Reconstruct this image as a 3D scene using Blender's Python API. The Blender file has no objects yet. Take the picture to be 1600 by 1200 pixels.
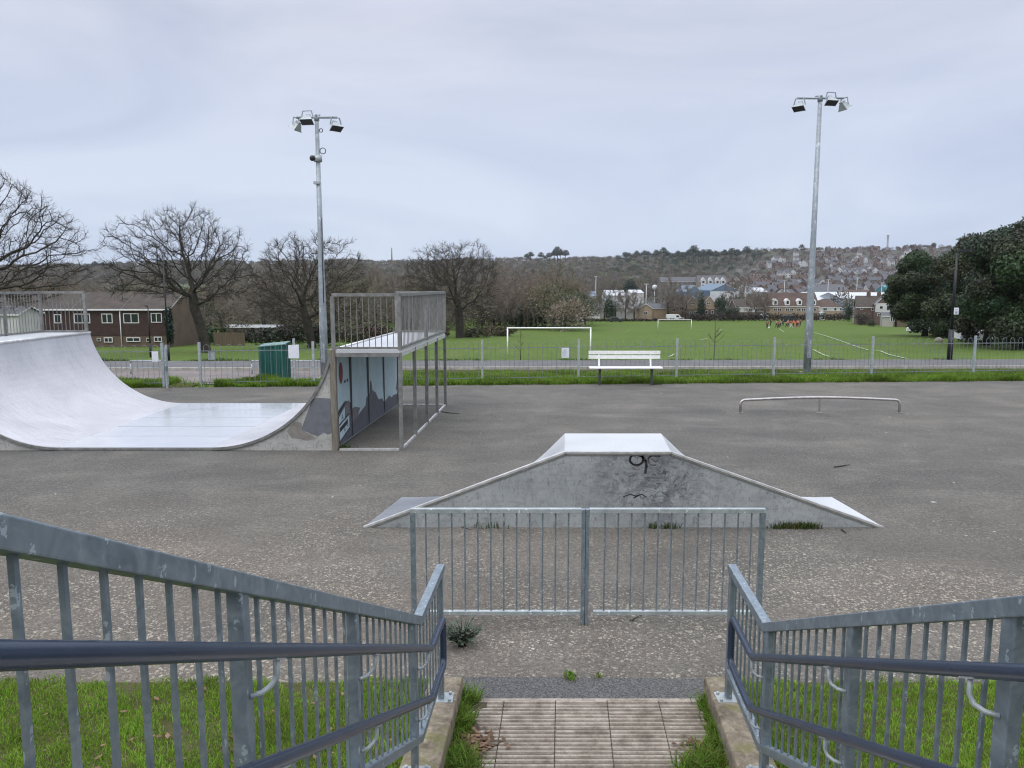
import bpy, math, random
import numpy as np
from mathutils import Vector, Matrix

random.seed(7); RNG = np.random.default_rng(7)
sc = bpy.context.scene
col = sc.collection
rad = math.radians
CAMH = 2.8
FPX = 1200.0
PITCH = math.atan(153 / FPX)

# ------------------------------------------------------------------ survey helpers
def ray(px, py):
    x = (px - 800) / FPX; u = (600 - py) / FPX
    return Vector((x, math.cos(PITCH) + u * math.sin(PITCH), -math.sin(PITCH) + u * math.cos(PITCH)))
def gp(px, py, z=0.0):
    d = ray(px, py); t = (z - CAMH) / d.z
    return Vector((d.x * t, d.y * t, z))
def at(px, py, Y):
    d = ray(px, py); t = Y / d.y
    return Vector((d.x * t, Y, CAMH + d.z * t))
def xa(px, Y): return (px - 800) / 1210.0 * Y

# ------------------------------------------------------------------ object helpers
def tag(o, label=None, cat=None, group=None, kind=None):
    if label: o['label'] = label
    if cat: o['category'] = cat
    if group: o['group'] = group
    if kind: o['kind'] = kind
    return o
def thing(name, label, cat, loc=(0, 0, 0), group=None, rotz=0.0):
    o = bpy.data.objects.new(name, None); col.objects.link(o)
    o.location = loc; o.rotation_euler = (0, 0, rotz); o.empty_display_size = .2
    return tag(o, label, cat, group)
def origin_of(p):
    v = Vector((0, 0, 0))
    while p is not None:
        v += Vector(p.location); p = p.parent
    return v
def link(name, me, parent=None):
    o = bpy.data.objects.new(name, me); col.objects.link(o)
    if parent is not None: o.parent = parent
    return o
def copy_tree(o, parent=None):
    c = o.copy(); col.objects.link(c)
    if parent is not None: c.parent = parent
    for ch in list(o.children): copy_tree(ch, c)
    return c

class MB:
    def __init__(s): s.v = []; s.f = []; s.m = []; s.sm = []
    def quad(s, pts, m=0, sm=False):
        n = len(s.v); s.v += [tuple(p) for p in pts]; s.f.append(tuple(range(n, n + len(pts)))); s.m.append(m); s.sm.append(sm); return s
    def box(s, c, d, m=0, rot=None):
        c = Vector(c); hx, hy, hz = d[0] / 2, d[1] / 2, d[2] / 2
        P = [Vector((x, y, z)) for z in (-hz, hz) for y in (-hy, hy) for x in (-hx, hx)]
        if rot is not None: P = [rot @ p for p in P]
        n = len(s.v); s.v += [tuple(p + c) for p in P]
        for q in ((0, 2, 3, 1), (4, 5, 7, 6), (0, 1, 5, 4), (2, 6, 7, 3), (0, 4, 6, 2), (1, 3, 7, 5)):
            s.f.append(tuple(n + i for i in q)); s.m.append(m); s.sm.append(False)
        return s
    def b2(s, a, b, m=0):
        return s.box([(a[i] + b[i]) / 2 for i in range(3)], [abs(b[i] - a[i]) for i in range(3)], m)
    def bar(s, p0, p1, w, h, m=0, up=(0, 0, 1)):
        p0 = Vector(p0); p1 = Vector(p1); d = (p1 - p0); L = d.length; d.normalize()
        up = Vector(up)
        if abs(d.dot(up)) > .98: up = Vector((0, 1, 0))
        r = d.cross(up).normalized(); u = r.cross(d).normalized()
        n = len(s.v)
        for p in (p0, p1):
            for a, b in ((-1, -1), (1, -1), (1, 1), (-1, 1)): s.v.append(tuple(p + r * a * w / 2 + u * b * h / 2))
        for q in ((0, 1, 2, 3), (7, 6, 5, 4), (0, 4, 5, 1), (1, 5, 6, 2), (2, 6, 7, 3), (3, 7, 4, 0)):
            s.f.append(tuple(n + i for i in q)); s.m.append(m); s.sm.append(False)
        return s
    def tube(s, pts, r, n=10, m=0, caps=True):
        pts = [Vector(p) for p in pts]; k = len(pts)
        rr = r if isinstance(r, (list, tuple)) else [r] * k
        t0 = (pts[1] - pts[0]).normalized(); a = Vector((0, 0, 1)) if abs(t0.z) < .9 else Vector((1, 0, 0))
        u = t0.cross(a).normalized(); base = len(s.v)
        for i, p in enumerate(pts):
            t = (pts[min(i + 1, k - 1)] - pts[max(i - 1, 0)]).normalized()
            u = (u - t * u.dot(t)).normalized(); w = t.cross(u)
            for j in range(n):
                q = 2 * math.pi * j / n; s.v.append(tuple(p + (u * math.cos(q) + w * math.sin(q)) * rr[i]))
        for i in range(k - 1):
            for j in range(n):
                a0 = base + i * n + j; a1 = base + i * n + (j + 1) % n
                s.f.append((a0, a1, a1 + n, a0 + n)); s.m.append(m); s.sm.append(n > 4)
        if caps:
            s.f.append(tuple(base + j for j in reversed(range(n)))); s.m.append(m); s.sm.append(False)
            s.f.append(tuple(base + (k - 1) * n + j for j in range(n))); s.m.append(m); s.sm.append(False)
        return s
    def prism(s, poly, ext, m=0, mcap=None):
        ext = Vector(ext); n = len(s.v); k = len(poly); mc = m if mcap is None else mcap
        s.v += [tuple(Vector(p)) for p in poly] + [tuple(Vector(p) + ext) for p in poly]
        s.f.append(tuple(range(n, n + k))); s.m.append(mc); s.sm.append(False)
        s.f.append(tuple(range(n + 2 * k - 1, n + k - 1, -1))); s.m.append(mc); s.sm.append(False)
        for i in range(k):
            j = (i + 1) % k; s.f.append((n + i, n + k + i, n + k + j, n + j)); s.m.append(m); s.sm.append(False)
        return s
    def sphere(s, c, r, m=0, nu=10, nv=7):
        c = Vector(c); r = Vector(r) if not isinstance(r, (int, float)) else Vector((r, r, r)); b = len(s.v)
        for i in range(nv + 1):
            th = math.pi * i / nv
            for j in range(nu):
                ph = 2 * math.pi * j / nu
                s.v.append((c.x + r.x * math.sin(th) * math.cos(ph), c.y + r.y * math.sin(th) * math.sin(ph), c.z + r.z * math.cos(th)))
        for i in range(nv):
            for j in range(nu):
                a = b + i * nu + j; d = b + i * nu + (j + 1) % nu
                s.f.append((a, a + nu, d + nu, d)); s.m.append(m); s.sm.append(True)
        return s
    def mesh(s, name, mats, off=Vector((0, 0, 0)), bevel=0):
        me = bpy.data.meshes.new(name)
        me.from_pydata([(v[0] - off.x, v[1] - off.y, v[2] - off.z) for v in s.v], [], s.f)
        for mm in (mats if isinstance(mats, (list, tuple)) else [mats]): me.materials.append(mm)
        me.polygons.foreach_set('material_index', s.m); me.polygons.foreach_set('use_smooth', s.sm)
        me.update(); return me
    def build(s, name, mats, parent=None, bevel=0.0):
        o = link(name, s.mesh(name, mats, origin_of(parent)), parent)
        if bevel:
            b = o.modifiers.new('bevel', 'BEVEL'); b.width = bevel; b.segments = 2; b.limit_method = 'ANGLE'; b.angle_limit = rad(40)
        return o

def np_mesh(name, verts, faces, mats, cols=None, smooth=False):
    """verts (N,3); faces (M,k); cols (N,3) point colours"""
    me = bpy.data.meshes.new(name); verts = np.asarray(verts, np.float32); faces = np.asarray(faces, np.int32)
    M, k = faces.shape
    me.vertices.add(len(verts)); me.vertices.foreach_set('co', verts.ravel())
    me.loops.add(M * k); me.loops.foreach_set('vertex_index', faces.ravel())
    me.polygons.add(M); me.polygons.foreach_set('loop_start', np.arange(0, M * k, k, dtype=np.int32))
    me.polygons.foreach_set('use_smooth', np.full(M, smooth, dtype=bool))
    me.update(calc_edges=True)
    if cols is not None:
        ca = me.color_attributes.new('tone', 'FLOAT_COLOR', 'POINT')
        c4 = np.ones((len(verts), 4), np.float32); c4[:, :3] = cols; ca.data.foreach_set('color', c4.ravel())
    for m in (mats if isinstance(mats, (list, tuple)) else [mats]): me.materials.append(m)
    return me

# ------------------------------------------------------------------ materials
class NT:
    def __init__(s, name):
        s.mat = bpy.data.materials.new(name); s.mat.use_nodes = True; s.t = s.mat.node_tree
        s.bsdf = s.t.nodes['Principled BSDF']; s._c = None
    def n(s, typ, **kw):
        nd = s.t.nodes.new(typ)
        for k, v in kw.items():
            if k in nd.inputs: nd.inputs[k].default_value = v
            else: setattr(nd, k, v)
        return nd
    def l(s, a, b): s.t.links.new(a, b)
    def co(s):
        if s._c is None: s._c = s.n('ShaderNodeTexCoord').outputs['Object']
        return s._c
    def mapped(s, scale=(1, 1, 1), rot=(0, 0, 0)):
        m = s.n('ShaderNodeMapping'); m.inputs['Scale'].default_value = scale; m.inputs['Rotation'].default_value = rot
        s.l(s.co(), m.inputs['Vector']); return m.outputs['Vector']
    def noise(s, scale, detail=4, rough=.55, vec=None, dist=0.0):
        nd = s.n('ShaderNodeTexNoise'); nd.inputs['Scale'].default_value = scale; nd.inputs['Detail'].default_value = detail
        nd.inputs['Roughness'].default_value = rough; nd.inputs['Distortion'].default_value = dist
        s.l(vec if vec is not None else s.co(), nd.inputs['Vector']); return nd.outputs['Fac']
    def ramp(s, fac, stops):
        r = s.n('ShaderNodeValToRGB'); e = r.color_ramp.elements
        while len(e) < len(stops): e.new(.5)
        for i, (p, c) in enumerate(stops):
            e[i].position = p; e[i].color = (c if isinstance(c, (tuple, list)) else (c, c, c)) + ((1,) if not isinstance(c, (tuple, list)) or len(c) == 3 else ()) if isinstance(c, tuple) else (c, c, c, 1)
        s.l(fac, r.inputs['Fac']); return r.outputs['Color']
    def mix(s, fac, a, b, mode='MIX'):
        m = s.n('ShaderNodeMix', data_type='RGBA', blend_type=mode)
        for sock, val in ((m.inputs[0], fac), (m.inputs[6], a), (m.inputs[7], b)):
            if hasattr(val, 'node'): s.l(val, sock)
            elif isinstance(val, (int, float)): sock.default_value = val if sock.type == 'VALUE' else (val, val, val, 1)
            else: sock.default_value = tuple(val) + (1,)
        return m.outputs[2]
    def math(s, op, a, b=0.0, clamp=False):
        m = s.n('ShaderNodeMath', operation=op, use_clamp=clamp)
        for i, v in enumerate((a, b)):
            if hasattr(v, 'node'): s.l(v, m.inputs[i])
            else: m.inputs[i].default_value = v
        return m.outputs[0]
    def bump(s, h, strength=.3, dist=.01):
        b = s.n('ShaderNodeBump'); b.inputs['Strength'].default_value = strength; b.inputs['Distance'].default_value = dist
        s.l(h, b.inputs['Height']); s.l(b.outputs['Normal'], s.bsdf.inputs['Normal'])
    def out(s, color=None, rough=.7, metal=0.0, spec=None):
        if color is not None:
            if hasattr(color, 'node'): s.l(color, s.bsdf.inputs['Base Color'])
            else: s.bsdf.inputs['Base Color'].default_value = tuple(color) + (1,)
        if hasattr(rough, 'node'): s.l(rough, s.bsdf.inputs['Roughness'])
        else: s.bsdf.inputs['Roughness'].default_value = rough
        s.bsdf.inputs['Metallic'].default_value = metal
        if spec is not None: s.bsdf.inputs['Specular IOR Level'].default_value = spec
        return s.mat

def simple(name, c1, c2=None, scale=6.0, rough=.7, metal=0.0, detail=5, bump=0.0, lo=.35, hi=.65, spec=None, stretch=(1, 1, 1)):
    t = NT(name)
    if c2 is None: c2 = tuple(x * .8 for x in c1)
    f = t.noise(scale, detail, .6, t.mapped(stretch))
    c = t.ramp(f, [(lo, tuple(c2)), (hi, tuple(c1))])
    if bump: t.bump(f, bump, .02)
    return t.out(c, rough, metal, spec)

def galv(name, base, dark, light, rough=.5, metal=.35, scale=14):
    t = NT(name)
    a = t.noise(scale, 5, .65, None, 1.2); b = t.noise(scale * 4.5, 3, .6)
    c = t.ramp(a, [(.3, dark), (.5, base), (.72, light)])
    v = t.n('ShaderNodeTexVoronoi', feature='F1'); v.inputs['Scale'].default_value = scale * 2.2; t.l(t.mapped((1, 1, .35)), v.inputs['Vector'])
    fl = t.math('LESS_THAN', v.outputs['Distance'], .23)
    fl = t.math('MULTIPLY', fl, t.math('GREATER_THAN', b, .52))
    c = t.mix(t.math('MULTIPLY', fl, .55), c, tuple(min(1, x * 1.9) for x in light))
    r = t.math('ADD', t.math('MULTIPLY', a, .25), rough - .12)
    return t.out(c, r, metal)

M = {}
M['galv'] = galv('galvanised_steel', (.215, .262, .30), (.15, .19, .225), (.30, .35, .385), .42, .5)
M['galv_light'] = galv('galvanised_pipe', (.36, .40, .41), (.27, .31, .33), (.46, .49, .5), scale=9)
M['galv_fence'] = galv('galvanised_fence', (.20, .225, .235), (.15, .17, .18), (.27, .29, .30), scale=5)
M['pole'] = galv('galvanised_pole', (.30, .335, .36), (.23, .26, .29), (.40, .43, .45), scale=5)
M['frame'] = simple('weathered_frame_steel', (.25, .25, .238), (.155, .155, .148), 8, .55, .25)
M['navy'] = simple('navy_plastic', (.028, .043, .076), (.022, .034, .062), 5, .26)
M['bright'] = simple('worn_steel_edge', (.74, .74, .72), (.5, .5, .5), 9, .35, .5)
M['darkgap'] = simple('dark_rubber', (.04, .04, .04), None, 5, .8)
M['black'] = simple('black_paint', (.012, .013, .016), None, 5, .45)
M['white'] = simple('white_paint', (.80, .80, .78), (.66, .66, .64), 7, .5)
M['goal'] = simple('goal_white_paint', (.85, .85, .84), (.78, .78, .76), 7, .5)
M['lens'] = simple('lamp_glass', (.03, .035, .035), None, 5, .1)
M['lamp_grey'] = simple('lamp_casting', (.42, .45, .46), (.34, .36, .37), 6, .5, .3)
M['green_metal'] = simple('green_corrugated', (.012, .105, .085), (.008, .065, .055), 4, .45, stretch=(1, 1, .3))
M['bench_white'] = simple('bench_white', (.82, .82, .80), (.70, .70, .68), 14, .45)
M['bench_leg'] = simple('bench_leg', (.06, .06, .06), (.035, .035, .035), 12, .6)
M['sign'] = simple('sign_white', (.72, .74, .78), (.62, .65, .7), 8, .5)
M['ink'] = simple('sign_print', (.30, .33, .38), None, 8, .6)
M['ink_soft'] = simple('sign_print_soft', (.48, .52, .56), None, 8, .6)

def asphalt():
    t = NT('asphalt')
    big = t.noise(.15, 7, .62, None, .8); mid = t.noise(.8, 7, .66, None, .6); str_ = t.noise(.38, 7, .68, t.mapped((1, 3.0, 1), (0, 0, .12)), .6); fine = t.noise(75, 3, .75); grit = t.noise(230, 2, .6)
    c = t.ramp(big, [(.34, (.086, .083, .075)), (.5, (.114, .107, .095)), (.64, (.152, .138, .117))])
    c = t.mix(.45, c, t.ramp(str_, [(.33, (.062, .062, .060)), (.47, (.094, .091, .085)), (.57, (.125, .117, .105)), (.68, (.195, .18, .158))]))
    c = t.mix(.32, c, t.ramp(mid, [(.36, (.054, .053, .050)), (.5, (.095, .091, .084)), (.66, (.17, .158, .138))]))
    geo = t.n('ShaderNodeSeparateXYZ'); t.l(t.co(), geo.inputs[0])
    near = t.n('ShaderNodeMapRange'); near.inputs['From Min'].default_value = 10.5; near.inputs['From Max'].default_value = 5.0
    t.l(geo.outputs['Y'], near.inputs['Value'])
    warm = t.math('MULTIPLY', near.outputs[0], t.ramp(t.noise(.33, 5, .6, None, .6), [(.34, .1), (.62, 1.0)]))
    left = t.n('ShaderNodeMapRange'); left.inputs['From Min'].default_value = .5; left.inputs['From Max'].default_value = -3.5; t.l(geo.outputs['X'], left.inputs['Value'])
    c = t.mix(t.math('MULTIPLY', warm, t.math('ADD', t.math('MULTIPLY', left.outputs[0], .35), .45)), c, (.158, .126, .095))
    def spots(scale, rmax, gate, seedrot):
        v = t.n('ShaderNodeTexVoronoi', feature='F1'); v.inputs['Scale'].default_value = scale; v.inputs['Randomness'].default_value = 1
        nz = t.n('ShaderNodeTexNoise'); nz.inputs['Scale'].default_value = scale * 2.4; nz.inputs['Detail'].default_value = 3; t.l(t.co(), nz.inputs['Vector'])
        mp = t.mapped((1, 1.0, 0), (0, 0, seedrot))
        ad = t.n('ShaderNodeVectorMath', operation='MULTIPLY_ADD'); t.l(nz.outputs['Color'], ad.inputs[0]); ad.inputs[1].default_value = (.8 / scale,) * 3; t.l(mp, ad.inputs[2])
        t.l(ad.outputs[0], v.inputs['Vector'])
        sp = t.n('ShaderNodeSeparateColor'); t.l(v.outputs['Color'], sp.inputs[0])
        r = t.math('MULTIPLY', t.math('MAXIMUM', t.math('SUBTRACT', sp.outputs[0], gate), 0.0), rmax / (1 - gate))
        d = t.math('SUBTRACT', r, v.outputs['Distance'])
        return t.math('MULTIPLY', d, 22.0, True)
    dens = t.math('MULTIPLY', t.ramp(t.noise(.45, 6, .68, None, 1.0), [(.38, .05), (.58, 1.0)]), t.math('ADD', t.math('MULTIPLY', near.outputs[0], .80), .20))
    sa = t.math('MAXIMUM', spots(26, .47, .32, .3), spots(46, .56, .25, 1.1))
    sa = t.math('MAXIMUM', sa, spots(13, .30, .60, 2.0))
    sa = t.math('MULTIPLY', sa, dens)
    tone = t.ramp(t.noise(11, 3), [(.35, (.27, .24, .185)), (.65, (.50, .455, .37))])
    c = t.mix(t.math('MULTIPLY', sa, .80), c, tone)
    c = t.mix(t.math('MULTIPLY', spots(5, .13, .80, .7), .85), c, (.42, .41, .38))
    mg = t.noise(19, 5, .8); mg2 = t.noise(34, 3, .7, t.mapped((1, 1.8, 1)))
    c = t.mix(.62, c, t.ramp(mg, [(.33, .26), (.67, .76)]), 'OVERLAY'); c = t.mix(.45, c, t.ramp(mg2, [(.34, .28), (.66, .76)]), 'OVERLAY')
    c = t.mix(.75, c, t.ramp(fine, [(.27, .22), (.73, .78)]), 'OVERLAY')
    c = t.mix(.6, c, t.ramp(grit, [(.3, .18), (.7, .84)]), 'OVERLAY')
    t.bump(t.math('ADD', fine, t.math('MULTIPLY', grit, .7)), .6, .006)
    return t.out(c, .9, 0, .2)
M['asphalt'] = asphalt()
M['tarmac'] = simple('path_tarmac', (.118, .114, .116), (.088, .085, .087), 1.2, .9, bump=.2)
M['tarmac_dark'] = simple('fresh_tarmac', (.17, .165, .16), (.032, .032, .033), 95, .9, detail=3, bump=.6, lo=.36, hi=.70)
M['apron'] = simple('pinkish_paving', (.19, .16, .15), (.13, .115, .11), .9, .9, bump=.2)
M['kerb'] = simple('concrete_kerb', (.42, .40, .36), (.27, .26, .23), 6, .9, bump=.3)
def mossy():
    t = NT('mossy_concrete'); a = t.noise(9, 8, .68, None, .5); b = t.noise(4.5, 6, .65, None, 1.0); g = t.noise(40, 4, .7)
    c = t.ramp(a, [(.32, (.085, .068, .048)), (.5, (.20, .165, .12)), (.66, (.31, .265, .20))]); c = t.mix(t.ramp(b, [(.52, 0.0), (.64, .8)]), c, (.16, .155, .055)); c = t.mix(.5, c, t.ramp(g, [(.3, .3), (.7, .7)]), 'OVERLAY')
    t.bump(a, .6, .02); return t.out(c, .93)
M['wallconc'] = mossy()
def tactile():
    t = NT('corduroy_paving')
    a = t.noise(9, 7, .65); b = t.noise(70, 3)
    c = t.ramp(a, [(.30, (.125, .10, .078)), (.46, (.245, .208, .17)), (.66, (.38, .335, .285))])
    c = t.mix(.4, c, t.ramp(b, [(.3, .3), (.7, .7)]), 'OVERLAY')
    t.bump(b, .4, .004); return t.out(c, .9)
M['tactile'] = tactile()
M['groove'] = simple('groove_dirt', (.13, .108, .085), (.06, .05, .04), 14, .95)
def ground_grass(name, a, b, soil, sc_=.6, soilamt=.2, fine=14):
    t = NT(name)
    n1 = t.noise(sc_, 6, .62, None, .5); n2 = t.noise(fine, 4, .7); n3 = t.noise(sc_ * 3.1, 5, .6, t.mapped((1, .35, 1)))
    c = t.mix(n1, a, b)
    c = t.mix(.6, c, t.ramp(n2, [(.28, .22), (.72, .78)]), 'OVERLAY')
    c = t.mix(t.ramp(n3, [(.56, 0.0), (.72, soilamt)]), c, soil)
    t.bump(n2, .5, .03); return t.out(c, .95, 0, .1)
M['field'] = ground_grass('playing_field_grass', (.060, .102, .018), (.104, .146, .034), (.13, .135, .055), .09, .5, 1.6)
M['soil'] = ground_grass('bank_soil', (.060, .066, .026), (.085, .085, .035), (.095, .070, .045), 2.2, .9, 30)
M['meadow'] = simple('meadow_grass', (.075, .10, .035), (.06, .085, .03), .05, .95)
M['hill'] = simple('wooded_hillside', (.058, .056, .040), (.036, .038, .026), .02, .95, detail=8)
def toned(name, rough=.8, trans=0.0, spec=.2):
    t = NT(name); a = t.n('ShaderNodeAttribute', attribute_name='tone')
    return t.out(a.outputs['Color'], rough, 0, spec)
def bladed():
    t = NT('grass_blades'); a = t.n('ShaderNodeAttribute', attribute_name='tone'); t.out(a.outputs['Color'], .6, 0, .2)
    tr = t.n('ShaderNodeBsdfTranslucent'); t.l(a.outputs['Color'], tr.inputs['Color']); mx = t.n('ShaderNodeMixShader'); mx.inputs[0].default_value = .42
    o = [q for q in t.t.nodes if q.type == 'OUTPUT_MATERIAL'][0]; t.l(t.bsdf.outputs[0], mx.inputs[1]); t.l(tr.outputs[0], mx.inputs[2]); t.l(mx.outputs[0], o.inputs['Surface']); return t.mat
M['blade'] = bladed(); M['foliage'] = toned('evergreen_leaves', .55, .0, .3); M['twigs'] = toned('bare_twigs', .9)
M['litter'] = toned('dead_leaves', .8)
M['bark'] = simple('oak_bark', (.052, .044, .035), (.022, .019, .016), 3, .95, bump=.6, detail=7)
M['bark_dark'] = simple('dark_bark', (.05, .042, .034), (.025, .022, .018), 3, .95, bump=.5)
def brick(name, c1, c2, mortar, scale=1.0):
    t = NT(name); g = t.n('ShaderNodeTexBrick'); g.inputs['Scale'].default_value = 1.0
    g.inputs['Brick Width'].default_value = .225 * scale; g.inputs['Row Height'].default_value = .075 * scale; g.inputs['Mortar Size'].default_value = .01 * scale
    g.inputs['Color1'].default_value = c1 + (1,); g.inputs['Color2'].default_value = c2 + (1,); g.inputs['Mortar'].default_value = mortar + (1,)
    sx = t.n('ShaderNodeSeparateXYZ'); t.l(t.co(), sx.inputs[0]); cb = t.n('ShaderNodeCombineXYZ')
    t.l(t.math('ADD', sx.outputs[0], sx.outputs[1]), cb.inputs[0]); t.l(sx.outputs[2], cb.inputs[1]); t.l(cb.outputs[0], g.inputs['Vector'])
    n = t.noise(.7, 5); c = t.mix(.45, g.outputs['Color'], t.ramp(n, [(.3, .3), (.7, .7)]), 'OVERLAY')
    return t.out(c, .9)
M['brick_brown'] = brick('brown_brick', (.105, .070, .045), (.135, .088, .056), (.13, .11, .09))
M['brick_red'] = brick('red_brick', (.100, .058, .048), (.122, .070, .056), (.14, .12, .105))
M['brick_tan'] = brick('tan_brick', (.27, .19, .125), (.32, .23, .15), (.28, .24, .19))
M['tile_hung'] = simple('dark_hung_tiles', (.060, .032, .026), (.035, .02, .018), 3, .85)
M['roof_brown'] = simple('brown_roof_tiles', (.072, .056, .044), (.042, .036, .030), 1.1, .9, detail=7)
M['roof_red'] = simple('clay_roof_tiles', (.098, .064, .050), (.062, .044, .036), .6, .9, detail=7)
M['roof_slate'] = simple('slate_roof', (.098, .098, .106), (.062, .062, .070), .7, .8, detail=6)
M['roof_white'] = simple('white_metal_roof', (.52, .54, .55), (.42, .44, .46), .25, .6)
M['render'] = simple('white_render', (.56, .56, .55), (.44, .44, .43), .6, .8)
M['cream'] = simple('cream_render', (.25, .235, .205), (.19, .18, .155), .6, .85)
M['bluewall'] = simple('blue_cladding', (.115, .175, .24), (.09, .14, .20), .5, .6)
M['tealwall'] = simple('teal_cladding', (.05, .25, .28), None, .5, .6)
M['greywall'] = simple('grey_cladding', (.32, .35, .38), (.26, .29, .32), .4, .6)
M['palewall'] = simple('pale_cladding', (.55, .57, .57), (.46, .48, .48), .4, .6)
M['pane'] = simple('window_glass', (.03, .035, .04), None, 3, .08)
M['upvc'] = simple('white_window_frame', (.72, .72, .71), None, 3, .5)
M['fence_wood'] = simple('fence_boards', (.15, .115, .075), (.085, .065, .045), 3, .9, stretch=(6, 6, .3))
M['carwhite'] = simple('white_car_paint', (.75, .76, .77), None, 3, .25)
M['cardark'] = simple('dark_car_paint', (.035, .04, .045), None, 3, .25)
M['tyre'] = simple('tyre_rubber', (.02, .02, .02), None, 3, .8)
M['stone'] = simple('pale_boulder', (.34, .29, .24), (.22, .19, .16), 3, .9, bump=.5)
M['skin'] = simple('skin', (.42, .26, .19), None, 3, .6)
M['hair'] = simple('dark_hair', (.03, .02, .015), None, 3, .7)
for k_, c_ in dict(maroon=(.22, .03, .05), navycloth=(.02, .025, .06), orange=(.75, .16, .03), pink=(.62, .22, .28), whitecloth=(.7, .7, .7), blackcloth=(.015, .015, .018), red=(.55, .04, .04)).items():
    M[k_] = simple(k_ + '_cloth', c_, None, 5, .85)
def plate(name, lo, hi, rough, metal=.0, scratch=True):
    t = NT(name); a = t.noise(1.1, 6, .6, None, .5); b = t.noise(5, 6, .7, t.mapped((.55, 5, .55), (0, 0, .12))); g = t.noise(40, 3, .6)
    c = t.ramp(a, [(.3, lo), (.7, hi)])
    if scratch:
        b2 = t.noise(3.2, 7, .72, t.mapped((.5, 7, .5), (0, 0, -.10)), .4)
        k_ = t.ramp(t.noise(.7, 5, .65, None, .8), [(.40, .05), (.62, 1.0)]); c = t.mix(t.math('MULTIPLY', k_, t.ramp(b, [(.50, 0.0), (.68, .5)])), c, tuple(x * .62 for x in lo)); c = t.mix(t.math('MULTIPLY', k_, t.ramp(b2, [(.57, 0.0), (.66, .55)])), c, tuple(x * .45 for x in lo))
    c = t.mix(.2, c, t.ramp(g, [(.3, .3), (.7, .7)]), 'OVERLAY')
    r = t.math('ADD', t.math('MULTIPLY', a, .25), rough - .12)
    return t.out(c, r, metal)
M['ride'] = plate('ride_surface', (.40, .40, .425), (.52, .515, .54), .36, .2)
M['ride_flat'] = plate('flat_ride_surface', (.56, .585, .62), (.66, .68, .70), .15, .45, scratch=False)
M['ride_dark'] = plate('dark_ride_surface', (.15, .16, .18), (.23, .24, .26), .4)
M['deck'] = plate('deck_plate', (.42, .435, .45), (.52, .53, .54), .35, scratch=False)
def sidepanel(name, lo, hi, stain, amt, smudge=False):
    t = NT(name); a = t.noise(1.6, 8, .68, None, .7); b = t.noise(7, 6, .7, t.mapped((.5, 1, 2.2))); s = t.noise(22, 6, .75, t.mapped((1, 1, .5)), 1.5)
    c = t.ramp(a, [(.3, lo), (.68, hi)])
    c = t.mix(t.ramp(b, [(.5, 0.0), (.75, amt)]), c, stain)
    c = t.mix(t.ramp(s, [(.55, 0.0), (.63, amt)]), c, (.055, .055, .058)); d_ = t.noise(3.0, 8, .75, t.mapped((2.2, 1, .8)), 1.2); c = t.mix(t.ramp(d_, [(.54, 0.0), (.66, amt * .7)]), c, (.09, .092, .098))
    if smudge:
        sx = t.n('ShaderNodeVectorMath', operation='DISTANCE'); t.l(t.mapped((1, 0, 1.5)), sx.inputs[0]); sx.inputs[1].default_value = (.35, 0, .80)
        k_ = t.n('ShaderNodeMapRange'); k_.inputs['From Min'].default_value = .95; k_.inputs['From Max'].default_value = .15; t.l(sx.outputs['Value'], k_.inputs['Value'])
        c = t.mix(t.math('MULTIPLY', k_.outputs[0], t.ramp(t.noise(3.2, 8, .72, None, 1.4), [(.40, 0.0), (.58, .85)])), c, (.075, .075, .085))
        c = t.mix(t.math('MULTIPLY', k_.outputs[0], t.ramp(t.noise(9, 8, .75, t.mapped((1, 1, 1.6)), 2.0), [(.52, 0.0), (.58, .9)])), c, (.045, .045, .05))
    return t.out(c, .6)
M['side'] = sidepanel('stained_side_panel', (.235, .255, .262), (.36, .378, .38), (.12, .125, .13), .5, True)
M['side2'] = sidepanel('pale_side_panel', (.30, .30, .285), (.46, .455, .43), (.15, .145, .13), .55)
M['greypaint'] = simple('dark_grey_overpaint', (.155, .165, .185), (.115, .122, .14), 6, .6, detail=7)
M['brownpaint'] = simple('tan_overpaint', (.24, .225, .20), (.18, .17, .155), 8, .7)
M['mural_blue'] = simple('mural_pale_blue', (.43, .56, .60), (.37, .49, .53), 3, .6)
M['mural_grey'] = simple('mural_grey', (.105, .11, .13), (.075, .08, .095), 5, .6)
M['mural_mauve'] = simple('mural_mauve', (.17, .155, .17), (.13, .12, .135), 5, .6)
M['mural_line'] = simple('mural_black', (.018, .018, .022), None, 5, .6)
M['mural_red'] = simple('mural_red', (.20, .035, .05), None, 5, .6)
M['spray'] = simple('black_spray', (.02, .02, .022), (.05, .05, .052), 18, .7)
M['wood'] = simple('weathered_timber', (.23, .205, .165), (.12, .105, .085), 7, .9, stretch=(5, 5, .5), bump=.3)

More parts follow.
